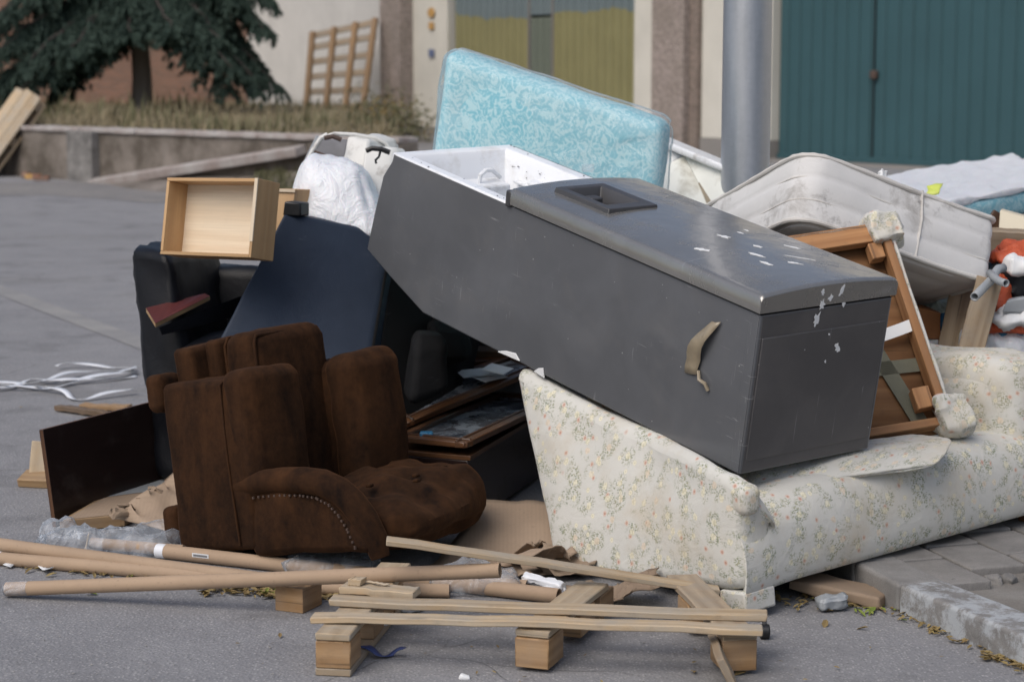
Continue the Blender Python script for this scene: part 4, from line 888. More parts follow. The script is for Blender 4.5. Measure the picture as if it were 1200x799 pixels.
# ------------------------------------------------------------------ upturned wooden seat frame with floral edging, standing on the sofa
bBL, bBR, bTR = at(940, 530, 6.62), at(1116, 501, 6.70), at(1037, 266, 7.06)
ux = nrm(bBR - bBL); vz = bTR - bBR; vz = vz - ux * (vz @ ux) * .0; bTL = bBL + vz; nb = nrm(np.cross(ux, vz)); nb = nb if nb[1] > 0 else -nb
sf = empty('seat_frame', 'overturned wooden seat frame with crossed grey webbing and floral edging, propped on the sofa', 'seat frame', bBL)
sfi = sf.matrix_world.inverted()
def fpt(u, v, d=0): return bBL + (bBR - bBL) * u + vz * v + nb * d
plank('rail', MAT['ply'], sf, fpt(0, .03), fpt(1, .03), .06, .03, nrm(vz)); plank('rail', MAT['ply'], sf, fpt(-.2, .97), fpt(1, .97), .045, .07, nrm(vz))
plank('rail', MAT['ply'], sf, fpt(.965, .05), fpt(.965, .95), .07, .03, ux); plank('rail', MAT['ply'], sf, fpt(-.02, .05), fpt(-.02, .95), .07, .045, ux)
sp_ = mk('backing_board', rel([fpt(-.2, .0, .05), fpt(.98, .0, .05), fpt(.98, 1, .05), fpt(-.2, 1, .05)], bBL), [(0, 1, 2, 3)], MAT['ply'], sf, solid=.006)
for a, b, wd in (((.84, .04), (.50, .95), .055), ((.05, .36), (.96, .33), .05), ((.20, .80), (.95, .72), .05), ((.10, .98), (.55, .70), .05)):
    plank('webbing_strap', MAT['webbing'], sf, fpt(*a, .035), fpt(*b, .035), wd, .003, nb, 0)
plank('corner_block', MAT['ply'], sf, fpt(.86, .10, -.005), fpt(.86, .20, -.005), .06, .05, nb); plank('corner_block', MAT['ply'], sf, fpt(.88, .84, 0), fpt(.88, .92, 0), .05, .05, nb)
plank('care_tag', MAT['paper'], sf, fpt(.72, .475, .0), fpt(.985, .50, -.03), .042, .002, nb + vz * .1, 0, .006)
for a, b in (((1.012, .06), (1.012, .93)), ((-.2, 1.005), (.93, 1.005))): plank('fabric_edge', MAT['floral'], sf, fpt(*a, .02), fpt(*b, .02), .085 if a[0] > .5 else .085, .014, ux if a[0] > .5 else nrm(vz), .004, 0, .002)
def lump(u, v, dims, seed):
    o = softmk('fabric_corner', dims, MAT['floral'], sf, None, r=.010, cell=.010, rw=.017, rs=8, wr=.008, ws=14, seed=seed, smooth=35); p = fpt(u, v, -.01)
    o.matrix_local = sfi @ frame(p, nrm(ux + A(0, 0, .05)), nb); return o
lump(.985, .985, (.11, .09, .10), 1); lump(1.02, .045, (.09, .10, .11), 2)
c = slab(at(876, 574, 6.10) - A(0, 0, .02), at(1102, 538, 6.31) - A(0, 0, .02), at(887, 551, 6.22), at(1126, 512, 6.46), (-.10, .22, -.02))
softhex('fabric_skirt', rel(c, bBL), MAT['floral'], sf, r=.038, cell=.018, puff=(.0, .02, .014), wr=.014, ws=6, seed=8)

# ------------------------------------------------------------------ mattresses
o_ = at(600, 520, 8.2)
bmt = thing('blue_mattress', 'pale blue damask single mattress wrapped in clear film, standing up behind the refrigerator', 'mattress', Matrix.Translation(Vector(o_)))
bc = rel(slab(at(487, 335, 8.28), at(744, 440, 8.08), at(522, 60, 8.46), at(778, 147, 8.2), (.05, .17, .02)), o_)
softhex('mattress_body', bc, MAT['damask'], bmt, r=.045, cell=.04, puff=(.0, .014, .010), wr=.008, ws=4, seed=2)
def filmfn(P, rest, n):
    x, z = rest[:, 0] / rest[:, 0].max(), rest[:, 2] / rest[:, 2].max()
    d = ((rest[:, 0] - rest[:, 0].max()) ** 2 + (rest[:, 2] - rest[:, 2].max() + .22) ** 2) ** .5; a_ = np.arctan2(rest[:, 2] - rest[:, 2].max(), rest[:, 0] - rest[:, 0].max() - .02)
    k = np.exp(-(d / .32) ** 2); P = P + n * (k * .016 * ridge(np.stack([a_ * 4, d * 1.2, d * 0], 1), 3))[:, None]
    k = np.exp(-((x + 1 + (1 - z) * .9 - .25) / .22) ** 2) * (rest[:, 1] < 0); P = P + n * (k * .010)[:, None]           # long crease from the top left corner
    return P + n * (.005 * ridge(np.stack([(rest[:, 0] - rest[:, 2]) * 3, rest[:, 1] * 3, (rest[:, 0] + rest[:, 2]) * .8], 1), 5) + .004)[:, None]
bcc = np.mean(bc, 0); softhex('film_wrap', [bcc + (p - bcc) * A(1.012, 1.08, 1.008) for p in bc], MAT['film'], bmt, r=.05, cell=.022, fn=filmfn)
mk('film_scrap', *soft((.05, .03, .03), .01, .01)[:1], soft((.05, .03, .03), .01, .01)[3], MAT['film2'], bmt).matrix_local = Matrix.Translation(Vector(at(689, 197, 8.1) - o_))

NLt, NRt, NRb = at(925, 193, 7.27), at(1172, 258, 7.12), at(1168, 352, 7.07)
wdir = at(1004, 398, 7.75) - NRb; tdir = NRb - NRt
mw_, md_, mh_ = .845, 1.10, .262
mctr = pose((-18.694, 17.32, 19.034), (1.029, 7.11, 1.12)) @ Matrix.Translation((.817 / 2, md_ / 2, .261 / 2))
wm = thing('stained_mattress', 'dirty off-white mattress with stitched side bands, tilted on the heap right of the lamp post', 'mattress', mctr)
def pad(name, w, d, h, Rp, mat, parent, re=.02, quilt=None, band=.006, nb_=3, seed=0):
    """mattress: rounded-rectangle plan (corner radii Rp: x-y-, x+y-, x+y+, x-y+), stitched bands round the side"""
    pts = []
    for (sx, sy), rr, a0 in zip(((-1, -1), (1, -1), (1, 1), (-1, 1)), Rp, (180, 270, 0, 90)):
        for k in range(9): a = R(a0 + 90 * k / 8); pts.append((sx * (w / 2 - rr) + rr * math.cos(a), sy * (d / 2 - rr) + rr * math.sin(a)))
    q = []
    for i in range(len(pts)):
        p, p2 = A(*pts[i]), A(*pts[(i + 1) % len(pts)]); m = max(1, int(np.linalg.norm(p2 - p) / .05))
        for k in range(m): q.append(p + (p2 - p) * k / m)
    q = np.array(q); n = len(q); V = []; uv = []; Fc = []; rows = []
    for f in np.linspace(-1, 1, 25):
        ph = (f + 1) / 2 * nb_; bulge = band * (abs(math.sin(math.pi * ph)) ** .5 * 2 - 1.2); e = max(0, abs(f) - .93) / .07; rows.append((f * h / 2, bulge - e * e * re))
    s = np.concatenate([[0], np.cumsum(np.linalg.norm(np.diff(q, axis=0), axis=1))]); tn = np.roll(q, -1, 0) - np.roll(q, 1, 0); nn = np.stack([tn[:, 1], -tn[:, 0]], 1); nn /= np.linalg.norm(nn, axis=1, keepdims=True)
    for z, o in rows:
        nz = fbm(np.stack([q[:, 0] * 4, q[:, 1] * 4, np.full(n, z * 5)], 1), seed); sag = .025 * np.sin(s * 5.1 + 1) * .4
        for k in range(n): V.append((q[k, 0] + nn[k, 0] * (o + nz[k] * .010), q[k, 1] + nn[k, 1] * (o + nz[k] * .010), z + sag[k] + nz[k] * .004)); uv.append((s[k], z))
    m = len(rows)
    for i in range(m - 1):
        for k in range(n): Fc.append((i * n + k, i * n + (k + 1) % n, (i + 1) * n + (k + 1) % n, (i + 1) * n + k))
    nside = len(Fc)
    for side, base in ((-1, 0), (1, (m - 1) * n)):
        prev = list(range(base, base + n))
        for f in (.95, .9, .86, .82, .79, .76, .7, .66, .62, .58, .5, .35, .18):
            st = len(V); dep = .010 * (1 - f) ** .5 * side * 2.2
            if quilt: dep -= side * .010 * math.exp(-((f - .80) / .022) ** 2) + side * .010 * math.exp(-((f - .60) / .022) ** 2)
            for k in range(n): V.append((q[k, 0] * f, q[k, 1] * f, side * h / 2 + dep + .025 * .4 * math.sin(s[k] * 5.1 + 1) * f + .004 * float(vnoise([[q[k, 0] * f * 6, q[k, 1] * f * 6, side]], seed)[0]))); uv.append((q[k, 0] * f, q[k, 1] * f + 3))
            cur = list(range(st, st + n))
            for k in range(n): Fc.append((prev[k], prev[(k + 1) % n], cur[(k + 1) % n], cur[k]) if side > 0 else (prev[k], cur[k], cur[(k + 1) % n], prev[(k + 1) % n]))
            prev = cur
        Fc.append(tuple(prev))
    o = mk(name, V, Fc, mat, parent, uv=uv, smooth=50)
    bm = bmesh.new(); bm.from_mesh(o.data); bmesh.ops.recalc_face_normals(bm, faces=bm.faces); bm.to_mesh(o.data); bm.free()
    pip = []
    for side in (-1, 1):
        path = [(q[k % n, 0] + nn[k % n, 0] * .004, q[k % n, 1] + nn[k % n, 1] * .004, side * (h / 2 - .006) + .025 * .4 * math.sin(s[k % n] * 5.1 + 1)) for k in range(n)]
        mb = MB(); mb.tube(path + path[:1], [.0085 * (1 + .22 * (k % 2)) for k in range(n + 1)], 8); pip.append(mb)
    for f in (-.333, .333):
        mb = MB(); path = [(q[k % n, 0] + nn[k % n, 0] * -.001, q[k % n, 1] + nn[k % n, 1] * -.001, f * h / 2 + .01 * math.sin(s[k % n] * 5.1 + 1)) for k in range(n)]; mb.tube(path + path[:1], .0042, 6); pip.append(mb)
    return o, pip, (q, nn, s)
wb, pip, (q_, nn_, s_) = pad('mattress_body', mw_, md_, mh_, (.10, .04, .06, .06), MAT['ticking'], wm, quilt=True, seed=4, band=.003)
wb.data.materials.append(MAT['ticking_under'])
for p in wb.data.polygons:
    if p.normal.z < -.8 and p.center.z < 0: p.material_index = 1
for p in pip: p.mk('piping', MAT['piping'], wm)
k0 = int(np.argmin(np.linalg.norm(q_ - A(mw_ * .10, -md_ / 2), axis=1)))
MB().tube([(q_[k0, 0], q_[k0, 1] - .006, mh_ / 2), (q_[k0, 0] + .008, q_[k0, 1] - .012, .02), (q_[k0, 0] + .003, q_[k0, 1] - .006, -mh_ / 2)], .006, 6).mk('side_seam', MAT['piping'], wm)
softmk('torn_thread', (.02, .01, .035), MAT['paper'], wm, Matrix.Translation((-mw_ * .10, -md_ / 2 + .01, mh_ / 2 + .015)), r=.004, cell=.006, rw=.008, rs=60)

c0 = at(1085, 250, 9.0)
c = slab(at(1085, 274, 9.0), at(1262, 240, 10.3), c0, at(1262, 213, 10.3), at(1030, 209, 10.9) - at(1085, 250, 9.0) + A(0, 0, -.02))
m2 = empty('far_mattress', 'light blue mattress lying flat at the back of the heap behind the stained mattress', 'mattress', c0)
softhex('mattress_body', rel(c, c0), MAT['damask'], m2, r=.04, cell=.07, wr=.012, ws=5, seed=6)
c = [A(*p) + A(0, 0, .012) for p in c]; top = c[4:] ; b0 = c[0] + (c[4] - c[0]) * .93; 
c = [p + (t - p) * .9 for p, t in zip(c[:4], c[4:])] + [t + A(0, 0, .02) for t in c[4:]]
softhex('top_cover', rel(c, c0), MAT['whitebag'], m2, r=.012, cell=.06, wr=.012, ws=7, seed=3)
sc = crumple('plastic_scrap', .07, .06, .02, MAT['yellowscrap'], pose((40, 10, -14), at(1093, 224, 8.6)), 3, sc=16.)
tag(sc, 'small yellow-green plastic scrap on the edge of the stained mattress', 'scrap')

# ------------------------------------------------------------------ lamp post and the white tub behind
pp = A(1.022, 8.75, .05)
po = empty('lamp_post', 'thick galvanised steel lamp post rising out of the heap', 'lamp post', pp)
mb = MB(); mb.tube([(0, 0, 0), (0, 0, 1.5), (0, 0, 3), (0, 0, 7)], [.108, .106, .102, .085], 40); mb.mk('shaft', MAT['galv'], po)
mk('base_plate', *boxvf(-.2, .2, -.2, .2, -.01, .012), MAT['galv'], po, bevel=.004)
for x in (-.15, .15):
    for y in (-.15, .15): MB().tube([(x, y, .012), (x, y, .05)], .016, 6).mk('bolt', MAT['galv'], po)
wt = empty('white_tub', 'open white plastic liner of an old appliance between the blue mattress and the lamp post', 'appliance liner', at(800, 235, 8.6))
o_ = at(800, 235, 8.6)
rA, rB = at(772, 162, 9.05), at(862, 199, 8.66); bk_ = A(.06, .26, 0)
MB().hexa(rel(slab(rA - A(0, 0, .034), rB - A(0, 0, .034), rA, rB, bk_), o_)).mk('rim', MAT['whiteplastic'], wt, bevel=.012, seg=3)
def facet(nm, q, mat): return mk(nm, rel(q, o_), [(0, 1, 2, 3)], mat, wt, solid=.018, smooth=0, bevel=.004)
fT, fB = at(803, 183, 9.0), at(846, 268, 8.62)
facet('end_wall', [fT, at(862, 204, 8.72), at(862, 275, 8.55), fB], MAT['oldwhite']); facet('side_wall', [fT - A(.004, .004, .004), fB - A(.004, .004, .004), at(740, 268, 8.55), at(758, 206, 8.95)], MAT['oldwhite'])
facet('back_wall', [rA - A(0, .0, .03), fT + A(0, .02, 0), at(758, 208, 8.99), at(750, 180, 9.1)], MAT['whiteplastic'])
st0, st1 = fT * .62 + fB * .38, fT * .12 + fB * .88
MB().tube([st0 - A(0, .012, 0) - o_, (st0 + st1) / 2 - A(0, .014, 0) - o_, st1 - A(0, .014, 0) - o_], [.004, .012, .014], 8).mk('rust_streak', MAT['tape'], wt)

# ------------------------------------------------------------------ brown velvet armchair lying on its back
CM = pose((.524, -8.725, -40.894), (-1.143, 6.712, .011))
ch = thing('armchair', 'worn brown velvet wing armchair lying on its back in front of the dark board', 'armchair', CM)
T = lambda x, y, z: Matrix.Translation((x, y, z))
softmk('arm', (.40, .235, .575), MAT['velvet'], ch, T(.20, .1175, .288), r=.022, cell=.035, puff=(.0, .008, .006), wr=.006, ws=6, seed=1)
softmk('arm_pad', (.13, .255, .43), MAT['velvet'], ch, T(.385, .126, .385), r=.04, cell=.03, puff=(.02, .004, .004), wr=.008, ws=7, seed=2)
softmk('arm', (.40, .235, .575), MAT['velvet'], ch, T(.235, .585, .288), r=.035, cell=.035, puff=(.0, .008, .006), wr=.006, ws=6, seed=3)
softmk('arm_pad', (.15, .265, .47), MAT['velvet'], ch, T(.400, .585, .362), r=.05, cell=.03, puff=(.02, .006, .012), wr=.008, ws=7, seed=4)
softmk('front_rail', (.105, .42, .645), MAT['velvet'], ch, T(.025, .30, .366), r=.02, cell=.04, puff=(0, 0, .01), wr=.006, ws=6, seed=5)
softmk('front_rail', (.075, .36, .665), MAT['velvet'], ch, T(.105, .335, .374), r=.02, cell=.04, puff=(0, 0, .008), wr=.006, ws=6, seed=6)
softmk('seat_cushion', (.17, .34, .70), MAT['velvet'], ch, T(.222, .345, .372), r=.045, cell=.035, puff=(.03, 0, .008), wr=.010, ws=6, seed=7)
def piping(nm, pts, r, mat, par): MB().tube(pts, r, 6).mk(nm, mat, par)
piping('piping', [(.150, .185, .40), (.150, .185, .68), (.152, .20, .706), (.155, .50, .708)], .006, MAT['velvet'], ch)
piping('piping', [(.300, .187, .60), (.297, .19, .68), (.292, .205, .705), (.292, .49, .707), (.297, .503, .68), (.302, .505, .3)], .006, MAT['velvet'], ch)
piping('seam', [(.322, -.004, .02), (.318, -.008, .30), (.322, -.004, .56), (.33, .02, .578)], .004, MAT['velvet'], ch)
softhex('wing', [(.36, .012, -.02), (.92, .02, .0), (.36, .13, 0), (.91, .14, .0), (.36, .012, .21), (.80, .02, .18), (.36, .13, .21), (.79, .14, .18)], MAT['velvet'], ch, r=.025, cell=.03, puff=(.015, .008, .01), wr=.008, ws=7, seed=8)
wr_ = [(.32, .03, .215), (.43, .028, .226), (.54, .03, .230), (.64, .03, .228), (.72, .032, .218), (.785, .038, .192), (.835, .045, .150), (.875, .052, .095), (.905, .055, .03), (.915, .06, -.03)]
MB().tube(wr_, [.036, .040, .043, .044, .045, .045, .045, .044, .042, .03], 18).mk('wing_roll', MAT['velvet'], ch)
mb = MB()
for i in range(34):
    t = i / 33 * 8.2; k_ = int(t); f_ = t - k_; q0, q1 = A(*wr_[k_]), A(*wr_[k_ + 1]); qq = q0 + (q1 - q0) * f_; dq = nrm(q1 - q0); x, z = qq[0] - dq[2] * -.046 * 1.0, qq[2] - abs(dq[0]) * .046; x = qq[0] + dq[2] * .046; t = 0; mb.add(*(lambda V, Fc: ([(v[0] * .0035 + x, v[1] * .003 + .006, v[2] * .0035 + z) for v in V], Fc))(*boxvf(-1, 1, -1, 1, -1, 1)))
mb.mk('nail_trim', MAT['rust'], ch)['kind'] = 'stuff'
buttons = [(.58, .30), (.58, .52), (.72, .24), (.74, .44), (.70, .62), (.86, .32), (.86, .50)]
def tuft(P, rest, n):
    P = P.copy()
    for bx, by in buttons:
        d2 = ((rest[:, 0] + .66 - bx) ** 2 + (rest[:, 1] + .45 - by) ** 2); P[:, 2] -= np.where(rest[:, 2] > 0, .026 * np.exp(-d2 / .0020) + .016 * np.exp(-d2 / .014), 0)
    P[:, 2] += np.where(rest[:, 2] > 0, .009 * ridge(rest * A(5, 11, 1), 5), 0); return P
softhex('tufted_back', [(.40, .13, .0), (.98, .13, -.02), (.40, .72, .0), (.78, .76, -.02), (.40, .13, .17), (.97, .13, .13), (.40, .72, .19), (.78, .74, .17)], MAT['velvet'], ch, r=.07, cell=.022, puff=(.05, .05, .05), fn=tuft, wr=.008, ws=8, seed=9)
for bx, by in buttons[1:6]: softmk('button', (.022, .022, .012), MAT['velvet'], ch, T(bx, by, .175), r=.005, cell=.01)
for y, z in ((.005, .02), (.005, .48), (.55, .02), (.50, .50)): softmk('foot', (.085, .11, .135), MAT['velvet'], ch, T(-.055, y + .055, z + .065), r=.028, cell=.03, wr=.004, ws=14)

# ------------------------------------------------------------------ dark seats behind
o_ = at(340, 480, 7.6)
nv = empty('navy_sofa', 'navy leather sofa stood on its end behind the brown armchair, smooth underside outwards', 'sofa', o_)
softhex('base_panel', rel(slab(at(212, 480, 7.34), at(418, 505, 7.40), at(333, 248, 7.80), at(460, 275, 7.98), (.06, .14, -.02)), o_), MAT['navy'], nv, r=.022, cell=.04, puff=(0, .012, 0), wr=.006, ws=4, seed=1)
softhex('side_panel', rel(slab(at(428, 505, 7.44), at(530, 480, 7.9), at(462, 283, 8.0), at(560, 352, 8.3), (.05, .2, -.02)), o_), MAT['leather_matte'], nv, r=.03, cell=.05, puff=(0, .02, 0), wr=.010, ws=5, seed=2)
MB().tube([at(459, 279, 7.95) - o_, at(440, 390, 7.66) - o_, at(421, 500, 7.37) - o_], .006, 6).mk('seam', MAT['leather_matte'], nv)
MB().hexa(rel(slab(at(331, 253, 7.80), at(352, 254, 7.80), at(333, 236, 7.80), at(352, 238, 7.80), (.03, .06, 0)), o_)).mk('foot', MAT['blackplastic'], nv, bevel=.006)
softhex('armrest', rel(slab(at(478, 478, 7.30), at(528, 462, 7.42), at(486, 396, 7.42), at(526, 398, 7.5), (-.03, .25, 0)), o_), MAT['leather_matte'], nv, r=.045, cell=.025, puff=(.0, .006, .01), wr=.010, ws=7, seed=3)
softhex('armrest', rel(slab(at(508, 428, 7.75), at(553, 424, 7.85), at(506, 376, 7.85), at(548, 386, 7.95), (-.03, .25, 0)), o_), MAT['leather_matte'], nv, r=.04, cell=.03, puff=(.02, .02, .02), wr=.008, ws=8, seed=4)
o_ = at(230, 560, 7.9)
ba = empty('black_armchair', 'shiny black leather armchair beneath the wooden drawers', 'armchair', o_)
softhex('arm', rel(slab(at(182, 560, 7.70), at(252, 560, 7.62), at(147, 288, 7.86), at(196, 297, 7.72), (.12, .55, -.03)), o_), MAT['leather'], ba, r=.045, cell=.035, puff=(.02, .03, .01), wr=.016, ws=5, rw=.006, rs=9, seed=1)
softhex('backrest', rel(slab(at(190, 560, 8.15), at(345, 560, 8.05), at(190, 308, 8.2), at(345, 316, 8.1), (.06, .16, 0)), o_), MAT['leather'], ba, r=.05, cell=.05, puff=(0, .03, 0), wr=.012, ws=5, seed=2)
softhex('seat', rel(slab(at(215, 560, 7.50), at(330, 560, 7.45), at(205, 408, 7.5), at(330, 412, 7.45), (.05, .6, .0)), o_), MAT['leather'], ba, r=.05, cell=.05, puff=(0, .03, .03), wr=.010, ws=5, seed=3)
softhex('arm', rel(slab(at(318, 560, 7.70), at(362, 560, 7.70), at(300, 330, 7.80), at(350, 330, 7.80), (.08, .45, -.03)), o_), MAT['leather'], ba, r=.045, cell=.05, puff=(.02, .02, .01), seed=4)

# maroon board lying in the black armchair
a_, b_, c_ = at(171, 361, 7.62), at(182, 379, 7.46), at(246, 347, 7.75); e_ = at(240, 344, 7.86); nn_ = nrm(np.cross(c_ - b_, a_ - b_)); nn_ = nn_ if nn_[2] > 0 else -nn_
mbd = empty('cabinet_corner', 'maroon laminate board with raw chipboard edges, resting in the black armchair', 'board', b_)
th_ = nn_ * .016
mk('board', rel([b_ - th_, c_ - th_, a_ - th_, e_ - th_, b_, c_, a_, e_], b_), [(0, 2, 3, 1), (0, 1, 5, 4), (2, 6, 7, 3), (0, 4, 6, 2), (1, 3, 7, 5)], MAT['chip'], mbd, smooth=0)
mk('laminate', rel([b_ + th_ * .02, c_ + th_ * .02, e_ + th_ * .02, a_ + th_ * .02], b_), [(0, 1, 2, 3)], MAT['maroon'], mbd, smooth=0, solid=.001)
MB().hexa(rel(slab(b_ - th_ * 1.1 + A(.02, .02, -.03), c_ - th_ * 1.1 + A(.12, .03, -.06), b_ - th_ * 1.1 + A(.01, .012, 0), c_ - th_ * 1.1 + A(.11, .012, .012), (.02, .05, 0)), b_)).mk('side_panel', MAT['leather'], mbd)

# drawers
DM = pose((-10.686, -1.262, -34.242), (-1.347, 7.597, .957))
dr = thing('drawer', 'empty beech drawer stood on its side with its pale inside facing out', 'drawer', DM)
dx, dy, dz_ = .461, .126, .295; tk = .013
mk('side_panel', *boxvf(0, tk, 0, dy, tk + .001, dz_ - tk - .001), MAT['veneer'], dr, bevel=.0015); mk('side_panel', *boxvf(dx - tk, dx, 0, dy, 0, dz_), MAT['veneer'], dr, bevel=.0015)
mk('end_panel', *boxvf(0, dx - tk - .001, 0, dy, 0, tk), MAT['veneer'], dr, bevel=.0015); mk('end_panel', *boxvf(0, dx - tk - .001, 0, dy, dz_ - tk, dz_), MAT['veneer'], dr, bevel=.0015)
mk('bottom_board', *boxvf(tk * .6, dx - tk * .6, dy - .022, dy - .014, tk * .6, dz_ - tk * .6), MAT['birch'], dr)
mk('raw_edge', *boxvf(dx - tk - .001, dx + .001, -.002, .003, .06, dz_ + .001), MAT['birch'], dr)
o_ = at(320, 262, 7.95); bk = A(.135, .20, -.012)
q = dict(bl=at(305, 300, 7.93), br=at(334, 300, 7.89), tl=at(319, 221, 7.97), tr=at(346, 222, 7.94))
d2 = empty('drawer', 'second beech drawer tucked behind the first, next to the white bag', 'drawer', o_)
MB().hexa(rel(slab(q['bl'], q['br'], q['tl'], q['tr'], bk * .08), o_)).mk('front_panel', MAT['veneer'], d2, bevel=.002)
MB().hexa(rel(slab(q['br'] + bk * .085, q['br'] + bk, q['tr'] + bk * .085, q['tr'] + bk, A(-.012, .006, 0)), o_)).mk('side_panel', MAT['veneer'], d2, bevel=.0015)
MB().hexa(rel(slab(q['tl'] + bk * .085 - A(0, 0, .012), q['tr'] + bk * .085 - A(.014, 0, .012), q['tl'] + bk * .085, q['tr'] + bk * .085 - A(.014, 0, 0), bk * .9), o_)).mk('end_panel', MAT['veneer'], d2, bevel=.0015)
MB().hexa(rel(slab(q['tl'] - A(0, .012, .012), q['tr'] - A(0, .012, .012), q['tl'] - A(0, .012, .001), q['tr'] - A(0, .012, .001), A(0, .010, 0)), o_)).mk('edge_strip', MAT['birch'], d2, bevel=.001)

# white bag and the broken appliance
o_ = at(392, 270, 8.0)
wbg = softhex('white_bag', rel(slab(at(332, 284, 7.98), at(452, 284, 7.9), at(356, 184, 8.12), at(420, 192, 8.06), (.03, .24, -.02)), o_), MAT['whitebag'], None, Matrix.Translation(Vector(o_)), r=.05, cell=.016, puff=(.03, .05, .02), wr=.022, ws=4, rw=.007, rs=6, seed=3)
tag(wbg, 'bulging white plastic bag behind the drawers', 'bag')
o_ = at(420, 240, 8.4)
apw = empty('broken_appliance', 'smashed white appliance carcass behind the white bag at the end of the refrigerator', 'appliance', o_)
def tb_(nm, pts, Y, r, mat, par, o, n=8): MB().tube([at(p[0], p[1], Y) - o for p in pts], r, n).mk(nm, mat, par)
tb_('rim', [(350, 212), (356, 198), (366, 178), (376, 162), (384, 158)], 8.45, .011, MAT['debriswhite'], apw, o_); tb_('rim', [(374, 163), (392, 157), (415, 158), (440, 162), (452, 168), (459, 180)], 8.5, .009, MAT['debriswhite'], apw, o_)
tb_('rim', [(352, 204), (364, 178), (373, 160)], 8.6, .010, MAT['greypvc'], apw, o_)
MB().hexa(rel(slab(at(362, 200, 8.6), at(402, 206, 8.6), at(374, 164, 8.7), at(408, 164, 8.7), (.02, .05, 0)), o_)).mk('inner_panel', MAT['greyrag'], apw, bevel=.01)
softhex('tub', rel(slab(at(399, 192, 8.42), at(428, 198, 8.38), at(407, 158, 8.5), at(432, 164, 8.45), (.12, .14, 0)), o_), MAT['debriswhite'], apw, r=.018, cell=.03, wr=.006, ws=14, seed=4)
softhex('side_panel', rel(slab(at(424, 245, 8.25), at(455, 245, 8.25), at(428, 170, 8.36), at(462, 176, 8.36), (.05, .05, 0)), o_), MAT['debriswhite'], apw, r=.012, cell=.03, wr=.010, ws=9, seed=5)
softhex('back_panel', rel(slab(at(360, 240, 8.75), at(458, 240, 8.75), at(380, 166, 8.8), at(456, 168, 8.8), (.05, .05, 0)), o_), MAT['debriswhite'], apw, r=.012, cell=.05, wr=.010, ws=9, seed=6)
tb_('handle', [(429, 177), (436, 174), (447, 175), (457, 179)], 8.2, .011, MAT['blackplastic'], apw, o_); tb_('cable', [(446, 176), (444, 184), (440, 188), (441, 192)], 8.2, .005, MAT['blackplastic'], apw, o_)
tb_('broken_edge', [(368, 178), (384, 184), (398, 186), (412, 194), (424, 200)], 8.36, .008, MAT['rust'], apw, o_); tb_('broken_edge', [(404, 192), (416, 200), (424, 212)], 8.3, .012, MAT['greyrag'], apw, o_); tb_('broken_edge', [(380, 162), (390, 160), (400, 164)], 8.4, .010, MAT['rust'], apw, o_)

# ------------------------------------------------------------------ boards on the left
BB = pose((-7.498, -.06, 65.294), (-1.663, 7.117, 0))
bb = thing('laminate_board', 'large dark brown laminate panel standing on edge at the left of the armchair', 'board', BB)
mk('panel', *boxvf(0, .754, 0, .018, 0, .361), MAT['brownlam'], bb, bevel=.0012); mk('edge_band', *boxvf(-.0012, 0, .001, .017, .002, .359), MAT['midwood'], bb)
mk('edge_band', *boxvf(.002, .752, .001, .017, .361, .3622), MAT['midwood'], bb)
a_, b_, c_ = on(70, 610, .05), on(146, 603, .05), on(222, 556, .05)
bx_ = empty('flat_board', 'pale chipboard with a raw front edge lying flat at the foot of the dark panel', 'board', on(100, 622))
MB().hexa(rel(slab(a_ - A(0, 0, .042), b_ - A(0, 0, .042), a_, b_, c_ - b_), on(100, 622))).mk('board', MAT['chip'], bx_, bevel=.002)
mk('lining', rel([a_ + (c_ - b_) * .55 + A(.02, 0, .0015), b_ + (c_ - b_) * .60 + A(0, 0, .0015), c_ + A(0, 0, .0015), a_ + c_ - b_ + A(.02, 0, .0015)], on(100, 622)), [(0, 1, 2, 3)], MAT['greypvc'], bx_, smooth=0, solid=.001)
mk('card_face', rel([a_ + A(.015, .012, .0015), b_ + A(-.01, .012, .0015), b_ + (c_ - b_) * .58 + A(0, 0, .0015), a_ + (c_ - b_) * .52 + A(.02, 0, .0015)], on(100, 622)), [(0, 1, 2, 3)], MAT['card'], bx_, smooth=0, solid=.001)
Pg = np.zeros((14, 14, 3)); c4 = [at(140, 603, 6.99), at(206, 630, 6.80), at(200, 562, 7.25), at(250, 600, 7.05)]
for i in range(14):
    for j in range(14):
        u, v = i / 13, j / 13; p = (c4[0] * (1 - u) + c4[1] * u) * (1 - v) + (c4[2] * (1 - u) + c4[3] * u) * v
        rag = math.exp(-u * 5) * float(ridge([[v * 7, 3, 1]], 3)[0]); p = p + A(.03 * rag, -.02 * rag, .028 * rag + .012 * float(vnoise([[u * 4, v * 4, 0]], 2)[0]) + .01); Pg[i, j] = p
tc_ = mk('torn_cardboard', *gridvf(Pg - c4[0]), MAT['card'], None, Matrix.Translation(Vector(c4[0])), solid=.005); tag(tc_, 'torn grey-brown cardboard sheet between the flat board and the armchair', 'cardboard')
for i in range(4):
    p = at(143 + i * 14, 606 - i * 9, 6.97 + i * .06); crumple('torn_shred', .10, .05, .022, MAT['cardedge'], pose((rnd.uniform(-10, 30), 10, 40 + i * 20), Vector(p - c4[0] + A(0, 0, .0))), 60 + i, None, None, tc_, sc=22.)
for i, (p0, p1, wd, m_, lb) in enumerate([((68, 477), (128, 486), .05, 'oldwood', 'brown splintered stick below the white straps'), ((96, 476), (152, 478), .07, 'block', 'reddish broken board behind the splintered stick')]):
    o = plank('broken_board', MAT[m_], None, on(*p0, .02), on(*p1, .02), wd, .025, (0, 0, 1), .003, 0, .003); tag(o, lb, 'board')
ck = empty('wood_chunk', 'small pale wooden block and offcut at the left behind the dark panel', 'wood offcut', on(45, 568))
